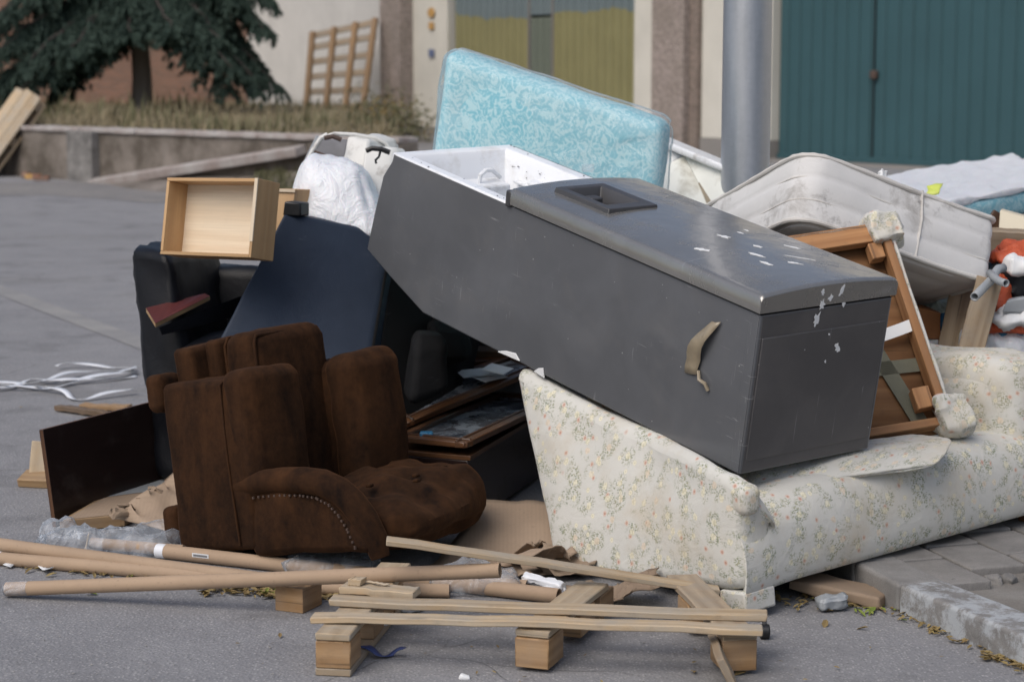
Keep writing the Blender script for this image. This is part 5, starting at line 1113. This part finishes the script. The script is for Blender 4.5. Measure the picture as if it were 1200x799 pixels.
plank('offcut', MAT['chip'], ck, on(26, 560, .03), on(66, 562, .03), .09, .035, (0, -.3, 1), .003); plank('offcut', MAT['pine'], ck, on(46, 556, .04), on(46, 556, .04) + A(.01, .03, .13), .08, .03, (0, -1, .2), .003)

# white strapping on the asphalt
def ribbon(nm, px, wd, mat, lb, cat, z0=.006, parent=None):
    P_ = [on(a, b, z0) for a, b in px]; q = []
    for i in range(len(P_) - 1):
        p0, p1, p2, p3 = P_[max(i - 1, 0)], P_[i], P_[i + 1], P_[min(i + 2, len(P_) - 1)]
        for k in range(6): t = k / 6; q.append(.5 * ((2 * p1) + (p2 - p0) * t + (2 * p0 - 5 * p1 + 4 * p2 - p3) * t * t + (3 * p1 - p0 - 3 * p2 + p3) * t ** 3))
    q.append(P_[-1]); q = np.array(q); V = np.zeros((len(q), 2, 3)); ph = rnd.uniform(0, 6)
    for i in range(len(q)):
        t = nrm(q[min(i + 1, len(q) - 1)] - q[max(i - 1, 0)]); s = A(t[1], -t[0], 0); tw = .25 * math.sin(i * .5 + ph); lift = .012 + .012 * math.sin(i * .33 + ph)
        d = s * wd / 2 * math.cos(tw) + A(0, 0, wd / 2 * math.sin(tw)); V[i, 0] = q[i] - d + A(0, 0, lift + abs(wd / 2 * math.sin(tw))); V[i, 1] = q[i] + d + A(0, 0, lift + abs(wd / 2 * math.sin(tw)))
    c = q[0]; o = mk(nm, *gridvf(V - c), mat, parent, Matrix.Translation(Vector(c) - (parent.matrix_world.translation if parent else Vector())), solid=.002); return tag(o, lb, cat) if lb else o
st_ = empty('strap_tangle', 'tangle of white plastic strapping lying on the asphalt at the far left', 'strapping', on(60, 450)); sinv = st_.matrix_world.inverted()
for px in ([(-20, 450), (20, 449), (50, 450), (85, 441), (130, 435), (160, 433)], [(-20, 455), (30, 457), (60, 455), (100, 447), (140, 442), (162, 437)], [(66, 432), (90, 430), (130, 431), (156, 434), (140, 441), (100, 443), (72, 448)], [(20, 452), (50, 458), (75, 462), (90, 469), (120, 466), (158, 461)], [(-20, 459), (10, 456), (34, 446), (70, 450), (120, 447), (160, 441)]):
    o = ribbon('strap', px, .03, MAT['strap'], None, None, parent=st_)

# ------------------------------------------------------------------ cardboard tubes
def ctube(lb, p0, p1, r=.0228, tape=None, dent=0):
    p0, p1 = A(*p0), A(*p1); L = np.linalg.norm(p1 - p0); x = nrm(p1 - p0); z = A(0, 0, 1); m = frame(p0, x, np.cross(z, x)); t = thing('cardboard_tube', lb, 'tube', m, 'cardboard tubes on the asphalt')
    n = 22; V = []; Fc = []; rows = [(0, r * .86), (0, r)] + [(L * k / 8, r * (1 + .02 * math.sin(k * 2.1 + L * 9))) for k in range(1, 8)] + [(L, r), (L, r * .86), (L - .12, r * .86)]; rows = [(.12, r * .86)] + rows
    for x_, rr in rows:
        for k in range(n): a = 2 * math.pi * k / n; e = 1 + (dent * math.sin(2 * a) if x_ > L - .1 else 0); V.append((x_, rr * math.cos(a) * e, rr * math.sin(a) / e))
    for i in range(len(rows) - 1):
        for k in range(n): Fc.append((i * n + k, i * n + (k + 1) % n, (i + 1) * n + (k + 1) % n, (i + 1) * n + k))
    uv = [(v[0], (i % n) / n * 2 * math.pi * r) for i, v in enumerate(V)]; o = mk('tube_wall', V, Fc, MAT['tubecard'], t, uv=uv, smooth=50)
    bm = bmesh.new(); bm.from_mesh(o.data); bmesh.ops.recalc_face_normals(bm, faces=bm.faces); bm.to_mesh(o.data); bm.free()
    if tape is not None:
        x0, x1, mt = tape; MB().tube([(x0, 0, 0), ((x0 + x1) / 2, 0, 0), (x1, 0, 0)], [r * 1.03, r * 1.05, r * 1.03], 22).mk('end_tape', mt, t)
        if x0 < 0: MB().tube([(x0 - .001, 0, 0), (x0, 0, 0)], r * .9, 16).mk('end_plug', MAT['cardedge'], t)
    return t
ctube('long brown tube lying across the front, left end wrapped in clear tape', on(8, 690, .026), at(586, 668, 5.78), tape=(-.004, .075, MAT['film2']))
ctube('long brown tube running in from the left edge behind the front tube', on(-70, 629, .065), on(352, 685, .024), .024)
t4 = ctube('brown tube with a paper label and white taped end, passing under the armchair', on(186, 645, .026), on(655, 698, .026), .024, tape=(-.004, .03, MAT['strap']))
mk('paper_label', *boxvf(.15, .215, -.0248, -.0238, -.001, .013), MAT['paper'], t4); mk('label_print', *boxvf(.155, .21, -.0255, -.0249, .002, .009), MAT['greyrag'], t4)
ctube('brown tube lying beneath the tube from the left edge, white end at the picture edge', on(-2, 654, .023), on(300, 680, .023), tape=(-.004, .012, MAT['strap']))
ctube('short dull brown tube end just behind the broken slat of the pallet', on(372, 689, .023), on(527, 692, .023), dent=.12); ctube('short tube stub by the crumpled cardboard, between the two front tubes and the sofa', on(545, 680, .023), on(618, 687, .023), .021)
ctube('tube poking out of the crumpled clear film', on(108, 636, .03), on(215, 645, .03), .02, tape=(-.003, .05, MAT['film2']))
tw = MB(); tw.tube([at(104, 625, 6.85), at(101, 640, 6.72), at(95, 655, 6.65), at(91, 666, 6.58)], .0022, 5).tube([at(91, 666, 6.58), on(100, 667, .004), on(120, 668, .004), on(130, 672, .004)], .003, 5)
tag(tw.mk('twine', MAT['birch'], None), 'thin straw twine looped over a cardboard tube at the left', 'twine')
ribbon('paper_strip', [(8, 664), (20, 659), (36, 656), (46, 662), (58, 671)], .03, MAT['paper'], 'curled white paper strip on the ground by the tubes', 'paper', .008)

# crumpled films
for i, (px, py, Y, d, lb) in enumerate([(128, 634, 6.95, (.50, .22, .05), 'crumpled clear plastic film heaped behind the tubes at the left'), (388, 664, 6.62, (.26, .16, .035), 'crumpled dark clear film under the armchair'), (560, 682, 6.40, (.2, .12, .05), 'small crumpled clear film by the tube stub')]):
    c = on(px, py, d[2] * .5); o = softmk('plastic_film', d, MAT['film2'], None, pose((0, 0, -8), Vector(c)), r=d[2] * .45, cell=.018, rw=.03, rs=8, wr=.02, ws=9, seed=i + 3); tag(o, lb, 'plastic film')

# ------------------------------------------------------------------ broken pallet in front
pb = on(383, 775)
pa = empty('broken_pallet', 'broken pale pine pallet lying in front of the armchair and sofa', 'pallet', pb)
def pk(nm, p0, p1, wd, th, mat='pine', face=(0, 0, 1), **k): return plank(nm, MAT[mat], pa, p0, p1, wd, th, face, **k)
sA0, sA1 = on(366, 718.5, .144), on(894, 733.5, .144); sB0, sB1 = on(389, 699, .145), on(898, 716, .145); dn = A(0, 0, .011)
pk('top_slat', sA0 - dn, sA1 - dn, .058, .019, warp=.004, chip=.0024); pk('top_slat', sB0 - dn, sB1 - dn, .068, .019, warp=-.003, chip=.0026)
pk('broken_slat', on(402, 684, .146) - dn, on(490, 690, .146) - dn, .075, .022, chip=.004); pk('splinter', on(411, 680, .158), on(425, 681.5, .158), .04, .02, chip=.003); pk('splinter', on(424, 680.5, .156), on(456, 685, .15), .012, .006, chip=.002)
def stringer(p0, p1, mat):
    p0, p1 = A(*p0), A(*p1); z = A(0, 0, .1105); pk('stringer', p0 + z, p1 + z, .098, .021, mat, chip=.001)
    return p0, p1
Lf, Lb = on(390, 755, .09) * A(1, 1, 0) + A(.0, .0, 0), A(-.365, 6.10, 0); Mf, Mb = A(.055, 5.33, 0), A(.245, 5.86, 0); Rf, Rb = A(.625, 5.30, 0), A(.52, 5.95, 0)
stringer(Lf, Lb, 'pine'); stringer(Mf, Mb, 'pine'); stringer(Rf, Rb, 'pine_grey')
def block(p, d, zc=.061, h=.076, wd=.098, ln=.13): d = nrm(A(*d)); p = A(*p); pk('block', p - d * ln / 2 + A(0, 0, zc), p + d * ln / 2 + A(0, 0, zc), wd, h, 'block', chip=.0015)
dl = nrm(Lb - Lf); dm = nrm(Mb - Mf); dr_ = nrm(Rb - Rf)
for t in (.065, .36, .64): block(Lf + dl * t, dl)
block(Mf + dm * .065, dm, .055, .085); block(Mf + dm * .36, dm); block(Mf + dm * .55, dm); block(Rf + dr_ * .065, dr_, .056, .088); block(Rf + dr_ * .45, dr_)
pk('bottom_board', Lf + A(0, 0, .0115), Lb - dl * .1 + A(0, 0, .0115), .1, .021, 'pine_grey', chip=.001)
pk('bottom_board', on(853, 792, .05), on(820, 690, .06), .10, .022, 'pine_grey', (.9, .35, .45), chip=.002)
for p in (sA0 + (sA1 - sA0) * .035, sA0 + (sA1 - sA0) * .5, sB0 + (sB1 - sB0) * .52, Mb + A(-.03, -.05, .144), Mb + A(.02, -.03, .144)): MB().tube([p + A(0, 0, -.002), p + A(.002, 0, .006)], .003, 6).mk('nail', MAT['rust'], pa)
ls = plank('wooden_lath', MAT['pine'], None, at(453, 633, 5.78), at(842, 692, 5.84), .045, .016, (0, -.12, 1), .002, .004, .0015); tag(ls, 'thin loose wooden lath sloping from the armchair down under the sofa', 'slat')
lbk = softmk('loose_block', (.098, .12, .078), MAT['block'], None, pose((0, 0, -24), on(350, 697, .039)), r=.003, cell=.06); tag(lbk, 'loose wooden block under the front cardboard tube', 'block')

# ------------------------------------------------------------------ dark cabinet with glazed doors, under the refrigerator
Cn, Cf, Cl = at(548, 534, 7.05), at(648, 474, 8.15), at(420, 524, 7.35)
cbo = Cn * A(1, 1, 0); cbn = empty('low_cabinet', 'very dark brown cabinet lying under the raised end of the refrigerator', 'cabinet', cbo)
Cbk = Cl + Cf - Cn
mk('carcass', rel([A(p[0], p[1], .02) for p in (Cn, Cf, Cl, Cbk)] + [A(p[0], p[1], p[2] - .018) for p in (Cn, Cf, Cl, Cbk)], cbo), [(0, 2, 3, 1), (4, 5, 7, 6), (0, 1, 5, 4), (2, 6, 7, 3), (0, 4, 6, 2), (1, 3, 7, 5)], MAT['brownlam'], cbn, bevel=.003)
ex = nrm(Cn - Cl) * .012
mk('top_board', rel([p + A(0, 0, dz0) + e for dz0 in (-.0175, 0) for p, e in ((Cn, ex), (Cf, ex), (Cl, -ex), (Cbk, -ex))], cbo), [(0, 2, 3, 1), (4, 5, 7, 6), (0, 1, 5, 4), (2, 6, 7, 3), (0, 4, 6, 2), (1, 3, 7, 5)], MAT['midwood'], cbn, bevel=.002)
def gdoor(lb, P0, P1, P2, P3, rw, o):
    t = empty('glazed_door', lb, 'cabinet door', o, 'glazed cabinet doors'); n = nrm(np.cross(P1 - P0, P3 - P0)); n = n if n[2] > 0 else -n; c = (P0 + P1 + P2 + P3) / 4
    for a, b in ((P0, P1), (P1, P2), (P2, P3), (P3, P0)):
        iw = nrm(c - (a + b) / 2) * rw / 2; plank('rail', MAT['midwood'], t, a + iw, b + iw, rw, .022, n, .003); plank('moulding', MAT['darkwood'], t, a + iw * 1.9 + n * .006, b + iw * 1.9 + n * .006, rw * .25, .022, n, .003)
    ins = [c + (p - c) * .93 - n * .002 for p in (P0, P1, P2, P3)]; mk('pane', rel(ins, o), [(0, 1, 2, 3)], MAT['glass'], t, solid=.004, smooth=0); return t, n
P0, P1, P2, P3 = at(462, 514, 7.28), at(546, 522, 7.02), at(662, 467, 8.0), at(580, 462, 8.25)
gd1, n1 = gdoor('lower glazed cabinet door with a smeared pane, lying on the dark cabinet', P0, P1, P2, P3, .05, P1)
softmk('blue_cap', (.05, .04, .02), MAT['bluebag'], gd1, Matrix.Translation(Vector(at(500, 513, 7.25) - P1 + n1 * .014)), r=.008, cell=.015)
gd2, n2 = gdoor('upper glazed cabinet door half hidden under the black sofa arm', at(436, 474, 7.85), at(474, 499, 7.55), at(640, 430, 8.15), at(602, 416, 8.42), .05, at(474, 499, 7.55))
for i, (px, py) in enumerate(((556, 441), (572, 447), (583, 440))):
    p = at(px, py, 8.02 - .02 * i) + A(0, 0, .015 + .006 * i); pp_ = softmk('paper_sheet', (.13, .10, .003), MAT['paper'], None, pose((9, -3, 20 + i * 25), Vector(p)), r=.0012, cell=.03, wr=.003, ws=9, seed=i)
    tag(pp_, ['white paper sheet, left of three on the upper glazed door', 'white paper sheet, front one of three on the upper glazed door', 'white paper sheet, right of three on the upper glazed door'][i], 'paper', 'paper sheets')
sl = plank('loose_rail', MAT['midwood'], None, at(500, 428, 8.3), at(612, 419, 8.4), .05, .03, (0, -.4, 1)); tag(sl, 'brown wooden rail lying across the top of the glazed doors', 'rail')
sl = plank('loose_rail', MAT['oldwood'], None, at(540, 411, 8.38), at(640, 414, 8.38), .05, .03, (0, -.4, 1)); tag(sl, 'greyish rail behind the brown one under the refrigerator', 'rail')

# cardboard sheet and crumpled pieces by the sofa
R0 = [at(560, 584, 7.0), at(664, 591, 6.95)]; R1 = [at(548, 611, 6.85), at(662, 614, 6.78)]; R2 = [at(500, 672, 6.46), at(690, 692, 6.35)]
Pg = np.zeros((12, 17, 3))
for i in range(12):
    for j in range(17):
        u = i / 11; v = j / 16; a, b, c = [r[0] * (1 - u) + r[1] * u for r in (R0, R1, R2)]; p = a + (b - a) * v / .3 if v < .3 else b + (c - b) * (v - .3) / .7; p = p.copy(); p[2] = max(p[2], .012) + .006 * float(vnoise([[u * 5, v * 5, 0]], 5)[0]) + .008 * math.sin(u * 9) * v; Pg[i, j] = p
cs = mk('cardboard_sheet', *gridvf(Pg - R1[0]), MAT['card'], None, Matrix.Translation(Vector(R1[0])), solid=.006, smooth=25); tag(cs, 'folded brown cardboard sheet lying between the armchair and the sofa', 'cardboard')
for i, (px, py, Y, d, mt, lb) in enumerate([(614, 650, 6.5, (.16, .12, .05), 'cardedge', 'crumpled brown cardboard flap on top of the cardboard sheet'), (588, 676, 6.35, (.16, .10, .06), 'cardedge', 'crumpled cardboard wad at the end of the front tube'), (630, 670, 6.42, (.20, .14, .06), 'card', 'crumpled cardboard pad below the loose slat'), (660, 668, 6.3, (.15, .12, .07), 'cardedge', 'torn dark cardboard wad next to the corner of the sofa'), (722, 697, 6.2, (.26, .14, .06), 'cardedge', 'dirty crumpled paper wad under the sofa arm'), (690, 690, 6.3, (.10, .08, .05), 'cardedge', 'small cardboard wad under the sofa arm')]):
    crumple('cardboard_wad', d[0] * 1.15, d[1] * 1.25, d[2] * .75, MAT[mt], pose((rnd.uniform(-22, 22), rnd.uniform(-22, 10), rnd.uniform(-40, 40)), Vector(on(px, py + 4, .012))), 20 + i, lb, 'cardboard', sc=9., thick=.004)
for i, (p, d, rz, mt, lb) in enumerate([(on(636, 681, .04), (.14, .03, .014), -28, 'strap', 'white plastic strip among the crumpled cardboard'), (on(649, 690, .02), (.06, .04, .008), 10, 'paper', 'small white paper by the middle pallet stringer'), (on(482, 712, .012), (.055, .03, .012), 6, 'strap', 'white plastic bit behind the pallet slats'), (on(545, 793, .003), (.018, .012, .006), 0, 'paper', 'tiny white scrap at the bottom edge'), (on(975, 704, .03), (.085, .05, .03), 12, 'greypvc', 'grey-silver crumpled wrapper beneath the sofa'), (on(640, 716, .008), (.05, .03, .015), 30, 'greyrag', 'dark rag scrap between the pallet slats')]):
    o = softmk('litter_piece', d, MAT[mt], None, pose((rnd.uniform(-12, 12), rnd.uniform(-12, 12), rz), Vector(p)), r=min(d) * .3, cell=.01, rw=.006, rs=40, seed=40 + i); tag(o, lb, 'litter')
o = softmk('cardboard_piece', (.30, .14, .03), MAT['cardedge'], None, pose((0, 4, -30), on(985, 690, .03)), r=.005, cell=.03, wr=.008, ws=9, seed=5); tag(o, 'brown cardboard strip pushed against the kerb beneath the sofa', 'cardboard')
lid = empty('food_tub', 'broken white plastic tub rim lying under the pallet slats', 'food tub', on(434, 738))
MB().tube([A(.05 * math.cos(a) + .004, .032 * math.sin(a), .018 + .008 * math.cos(a)) for a in np.linspace(-2.4, 2.6, 18)], .0075, 8).mk('ring', MAT['whiteplastic'], lid); plank('flap', MAT['whiteplastic'], lid, on(420, 733, .03), on(440, 748, .012), .025, .004, (0, -.4, 1), .001); softmk('content', (.05, .03, .01), MAT['soil'], lid, T(.01, 0, .012), r=.004, cell=.01, wr=.004, ws=60)
ribbon('blue_ribbon', [(407, 768), (418, 765), (432, 768), (448, 770), (462, 768), (475, 769)], .022, MAT['bluerib'], 'dark blue ribbon on the asphalt beneath the pallet', 'ribbon', .002)
cw = empty('castor', 'small black castor wheel behind the right end of the pallet', 'castor', on(896, 748)); MB().tube([A(-.014, 0, .022), A(.014, 0, .022)], .022, 18).mk('wheel', MAT['blackplastic'], cw, bevel=.004); MB().tube([A(0, 0, .022), A(0, .01, .06)], .007, 8).mk('stem', MAT['darkplastic'], cw)

# ------------------------------------------------------------------ heap at the right
o_ = at(1130, 425, 7.6)
rp = empty('standing_pallet', 'weathered pallet standing upright at the right behind the sofa arm', 'pallet', o_)
plank('slat', MAT['pine_grey'], rp, at(1107, 436, 7.50), at(1131, 322, 7.62), .088, .022, (-.1, -1, .25), .003, 0, .002); plank('slat', MAT['pine_grey'], rp, at(1131, 436, 7.26), at(1160, 326, 7.33), .095, .022, (-.1, -1, .25), .003, 0, .002)
plank('beam', MAT['pine_grey'], rp, at(1150, 281, 7.75), at(1260, 287, 7.75), .06, .09, (0, -.2, 1), .004, 0, .002); plank('block', MAT['pine'], rp, at(1171, 290, 7.76), at(1169, 340, 7.7), .06, .06, (0, -1, 0), .004)
plank('bottom_rail', MAT['oldwood'], rp, at(1085, 428, 7.6), at(1260, 432, 7.6), .07, .05, (0, -.3, 1), .004, 0, .002)
def bagobj(nm, mt, TLp, TRp, BLp, BRp, Y, dep, lb, cat, seed, rw=.019, rs=13, puff=.03, dy=(0, 0, 0, 0), r=.035):
    bl, br, tl, tr = at(*BLp, Y + dy[2]), at(*BRp, Y + dy[3]), at(*TLp, Y + dy[0]), at(*TRp, Y + dy[1]); o0 = (bl + br) / 2
    o = softhex(nm, rel(slab(bl, br, tl, tr, (.02, dep, 0)), o0), MAT[mt], None, Matrix.Translation(Vector(o0)), r=r, cell=.016, puff=(puff * .5, puff, puff * .5), wr=.014, ws=6, rw=rw, rs=rs, seed=seed); return tag(o, lb, cat)
bagobj('orange_bag', 'orangebag', (1164, 330), (1184, 334), (1150, 390), (1188, 396), 7.42, .2, 'bright orange cloth bag spilling open at the right edge', 'bag', 1)
bagobj('orange_flap', 'orangebag', (1168, 291), (1250, 298), (1170, 308), (1250, 312), 7.5, .1, 'orange cloth flap draped along the top of the open bag', 'cloth', 12, r=.015)
bagobj('orange_lining', 'orangebag', (1150, 378), (1204, 372), (1158, 392), (1240, 388), 7.36, .2, 'lower folds of the orange cloth above the blue bag', 'cloth', 13, r=.02)
bagobj('black_cushion', 'leather', (1172, 312), (1250, 312), (1178, 366), (1250, 368), 7.47, .3, 'black stuffing inside the orange bag at the right edge', 'cushion', 2)
bagobj('paper_bundle', 'paper', (1186, 304), (1250, 308), (1184, 320), (1250, 326), 7.42, .10, 'ragged bundle of white paper on top of the orange bag', 'paper', 3, .010, 24, r=.008)
bagobj('grey_panel_piece', 'greypvc', (1180, 352), (1240, 344), (1174, 366), (1240, 364), 7.32, .05, 'flat grey plastic piece on the open orange bag', 'plastic piece', 4, .001, 9, .0, r=.006)
bagobj('white_tissue', 'paper', (1170, 368), (1230, 362), (1172, 383), (1230, 385), 7.34, .10, 'crumpled white tissue spilling from the orange bag', 'tissue', 5, .016, 20)
bagobj('blue_bag', 'bluebag', (1148, 378), (1260, 374), (1146, 398), (1260, 398), 7.42, .3, 'dark blue plastic bag under the orange one', 'bag', 6)
bagobj('white_sack', 'whitebag', (1140, 392), (1260, 384), (1146, 426), (1260, 432), 7.40, .3, 'white plastic sack below the blue bag at the right edge', 'bag', 7)
bagobj('white_sack', 'whitebag', (1082, 384), (1128, 388), (1080, 420), (1132, 424), 7.66, .25, 'white plastic sack seen between the two upright slats', 'bag', 8)
bagobj('blue_bag', 'bluebag', (1086, 366), (1136, 366), (1086, 392), (1136, 396), 7.70, .2, 'blue plastic bag behind the two upright slats', 'bag', 18)
bagobj('red_cloth', 'redcloth', (1128, 414), (1240, 418), (1128, 436), (1240, 440), 7.55, .3, 'dark red cloth beneath the white sack', 'cloth', 9)
bagobj('patterned_bag', 'greenbag', (1092, 346), (1140, 342), (1090, 366), (1140, 396), 7.72, .2, 'green and white plastic bag behind the upright slats', 'bag', 10)
bagobj('orange_brown_box', 'orangecard', (1060, 358), (1104, 366), (1058, 398), (1104, 398), 7.62, .3, 'orange-brown board box behind the seat frame', 'box', 11, 0, 9, 0, r=.006)
gp = empty('grey_pipe', 'bent grey plastic pipe end with a side branch sticking out over the orange bag', 'pipe', at(1142, 350, 7.2))
go = at(1142, 350, 7.2)
def hollow(nm, pts, r, par):
    MB().tube(pts, r, 14, False).mk(nm, MAT['greypvc'], par, solid=.004)
hollow('elbow', [at(1142, 348, 7.12) - go, at(1152, 338, 7.2) - go, at(1162, 328, 7.28) - go, at(1166, 320, 7.32) - go, at(1170, 315, 7.34) - go, at(1176, 314, 7.36) - go], .0145, gp)
hollow('branch', [at(1160, 320, 7.30) - go, at(1166, 326, 7.22) - go, at(1172, 330, 7.14) - go, at(1179, 332, 7.10) - go], .0125, gp)
cbd = softhex('cream_board', rel(slab(at(1170, 274, 8.0), at(1250, 284, 7.9), at(1172, 246, 8.05), at(1250, 268, 7.95), (.03, .1, 0)), at(1200, 270, 8)), MAT['creamboard'], None, Matrix.Translation(Vector(at(1200, 270, 8))), r=.006, cell=.06); tag(cbd, 'cream board leaning at the right edge above the weathered pallet', 'board')
o = plank('dark_board', MAT['darkwood'], None, at(1156, 276, 8.1), at(1172, 250, 8.1), .06, .03, (0, -1, .1)); tag(o, 'dark brown board end beside the cream board', 'board')
bagobj('heap_fill', 'greyrag', (335, 292), (470, 290), (335, 480), (520, 480), 8.25, .6, 'dark mixed rubbish under the white bag, between the drawers and the refrigerator', 'rubbish', 15)
bagobj('heap_fill', 'greyrag', (492, 345), (740, 450), (492, 500), (740, 500), 8.55, .4, 'dark mixed rubbish under the standing blue mattress', 'rubbish', 19, dy=(0, -.3, 0, -.3))
bagobj('heap_fill', 'greyrag', (770, 262), (1010, 262), (770, 400), (1010, 400), 8.95, .8, 'dark mixed rubbish under the white tub and around the lamp post', 'rubbish', 16)
bagobj('heap_fill', 'greyrag', (1085, 276), (1260, 262), (1085, 420), (1260, 420), 9.3, 1.2, 'dark mixed rubbish carrying the light blue mattress at the back', 'rubbish', 17)
bagobj('heap_fill', 'greyrag', (1000, 330), (1260, 330), (1000, 470), (1260, 470), 8.3, .8, 'dark mixed rubbish deep in the heap behind the upright pallet', 'rubbish', 14)

# ------------------------------------------------------------------ leaves
def leafmesh(V, Fc, p, s):
    a = rnd.uniform(0, 6.28); u = A(math.cos(a), math.sin(a), rnd.uniform(-.3, .5)); v = A(-math.sin(a), math.cos(a), rnd.uniform(-.3, .3)); b = len(V); w_ = rnd.uniform(.25, .5)
    for q in (-u, -u * .35 + v * w_ + A(0, 0, .15), u * .4 + v * w_ * .8 + A(0, 0, .2), u, u * .4 - v * w_ * .8 + A(0, 0, .2), -u * .35 - v * w_ + A(0, 0, .15), A(0, 0, 0)): V.append(tuple(p + q * s))
    Fc += [(b + 6, b + k, b + (k + 1) % 6) for k in range(6)]
def litter(nm, zones, mat):
    V = []; Fc = []
    for (x0, y0, x1, y1, sp_, n, s) in zones:
        for _ in range(n):
            t = rnd.random(); p = on(x0 + (x1 - x0) * t + rnd.gauss(0, sp_ * .5), y0 + (y1 - y0) * t + rnd.gauss(0, sp_), .008); leafmesh(V, Fc, p, s * rnd.uniform(.5, 1.2))
    mk(nm, V, Fc, mat, smooth=0)['kind'] = 'stuff'
litter('leaf_litter', [(20, 662, 130, 672, 3, 40, .02), (150, 670, 215, 674, 3, 60, .018), (235, 690, 330, 694, 3, 110, .02), (365, 694, 392, 698, 3, 30, .02), (900, 700, 1060, 716, 5, 60, .018), (1056, 720, 1200, 780, 5, 50, .016), (1150, 762, 1215, 786, 4, 55, .018), (1085, 733, 1120, 748, 3, 18, .018), (1190, 775, 1260, 810, 4, 60, .02), (1110, 690, 1200, 700, 3, 14, .012), (0, 480, 460, 700, 60, 26, .012), (300, 760, 1150, 780, 26, 40, .008)], MAT['leaf'])
litter('green_leaf_litter', [(150, 672, 215, 674, 2, 40, .016), (300, 692, 332, 692, 2, 10, .02), (940, 700, 1060, 716, 4, 14, .02), (1000, 712, 1030, 716, 3, 8, .022)], MAT['greenleaf'])
for px, py, lb in ((967, 733, 'rust brown leaf on the asphalt in front of the sofa foot'), (1010, 738, 'straw coloured leaf on the asphalt near the kerb'), (868, 790, 'curled brown leaf by the right end of the pallet'), (813, 789, 'pale dry leaf on the asphalt near the right pallet block'), (107, 697, 'green leaf on the asphalt under the front tube')):
    V = []; Fc = []; leafmesh(V, Fc, A(0, 0, .006), .022); o = mk('fallen_leaf', V, Fc, MAT['greenleaf' if px == 107 else 'leaf'], None, Matrix.Translation(Vector(on(px, py))), smooth=0, solid=.001); tag(o, lb, 'leaf', 'single fallen leaves')
rn = random.Random(3); V = []; Fc = []
for _ in range(500):                                              # grit and pale stones on the road
    p = on(rn.uniform(-40, 1240), rn.choice((rn.uniform(690, 830), rn.uniform(560, 830))), .002); s = rn.uniform(.0015, .005); b = len(V); V += [tuple(p + A(a * s, c * s * .8, d * s * .7)) for a, c, d in ((1, 0, 0), (-1, 0, 0), (0, 1, 0), (0, -1, 0), (0, 0, 1), (0, 0, -1))]; Fc += [(b, b + 2, b + 4), (b + 2, b + 1, b + 4), (b + 1, b + 3, b + 4), (b + 3, b, b + 4)]
mk('grit', V, Fc, MAT['linewhite'], smooth=0)['kind'] = 'stuff'
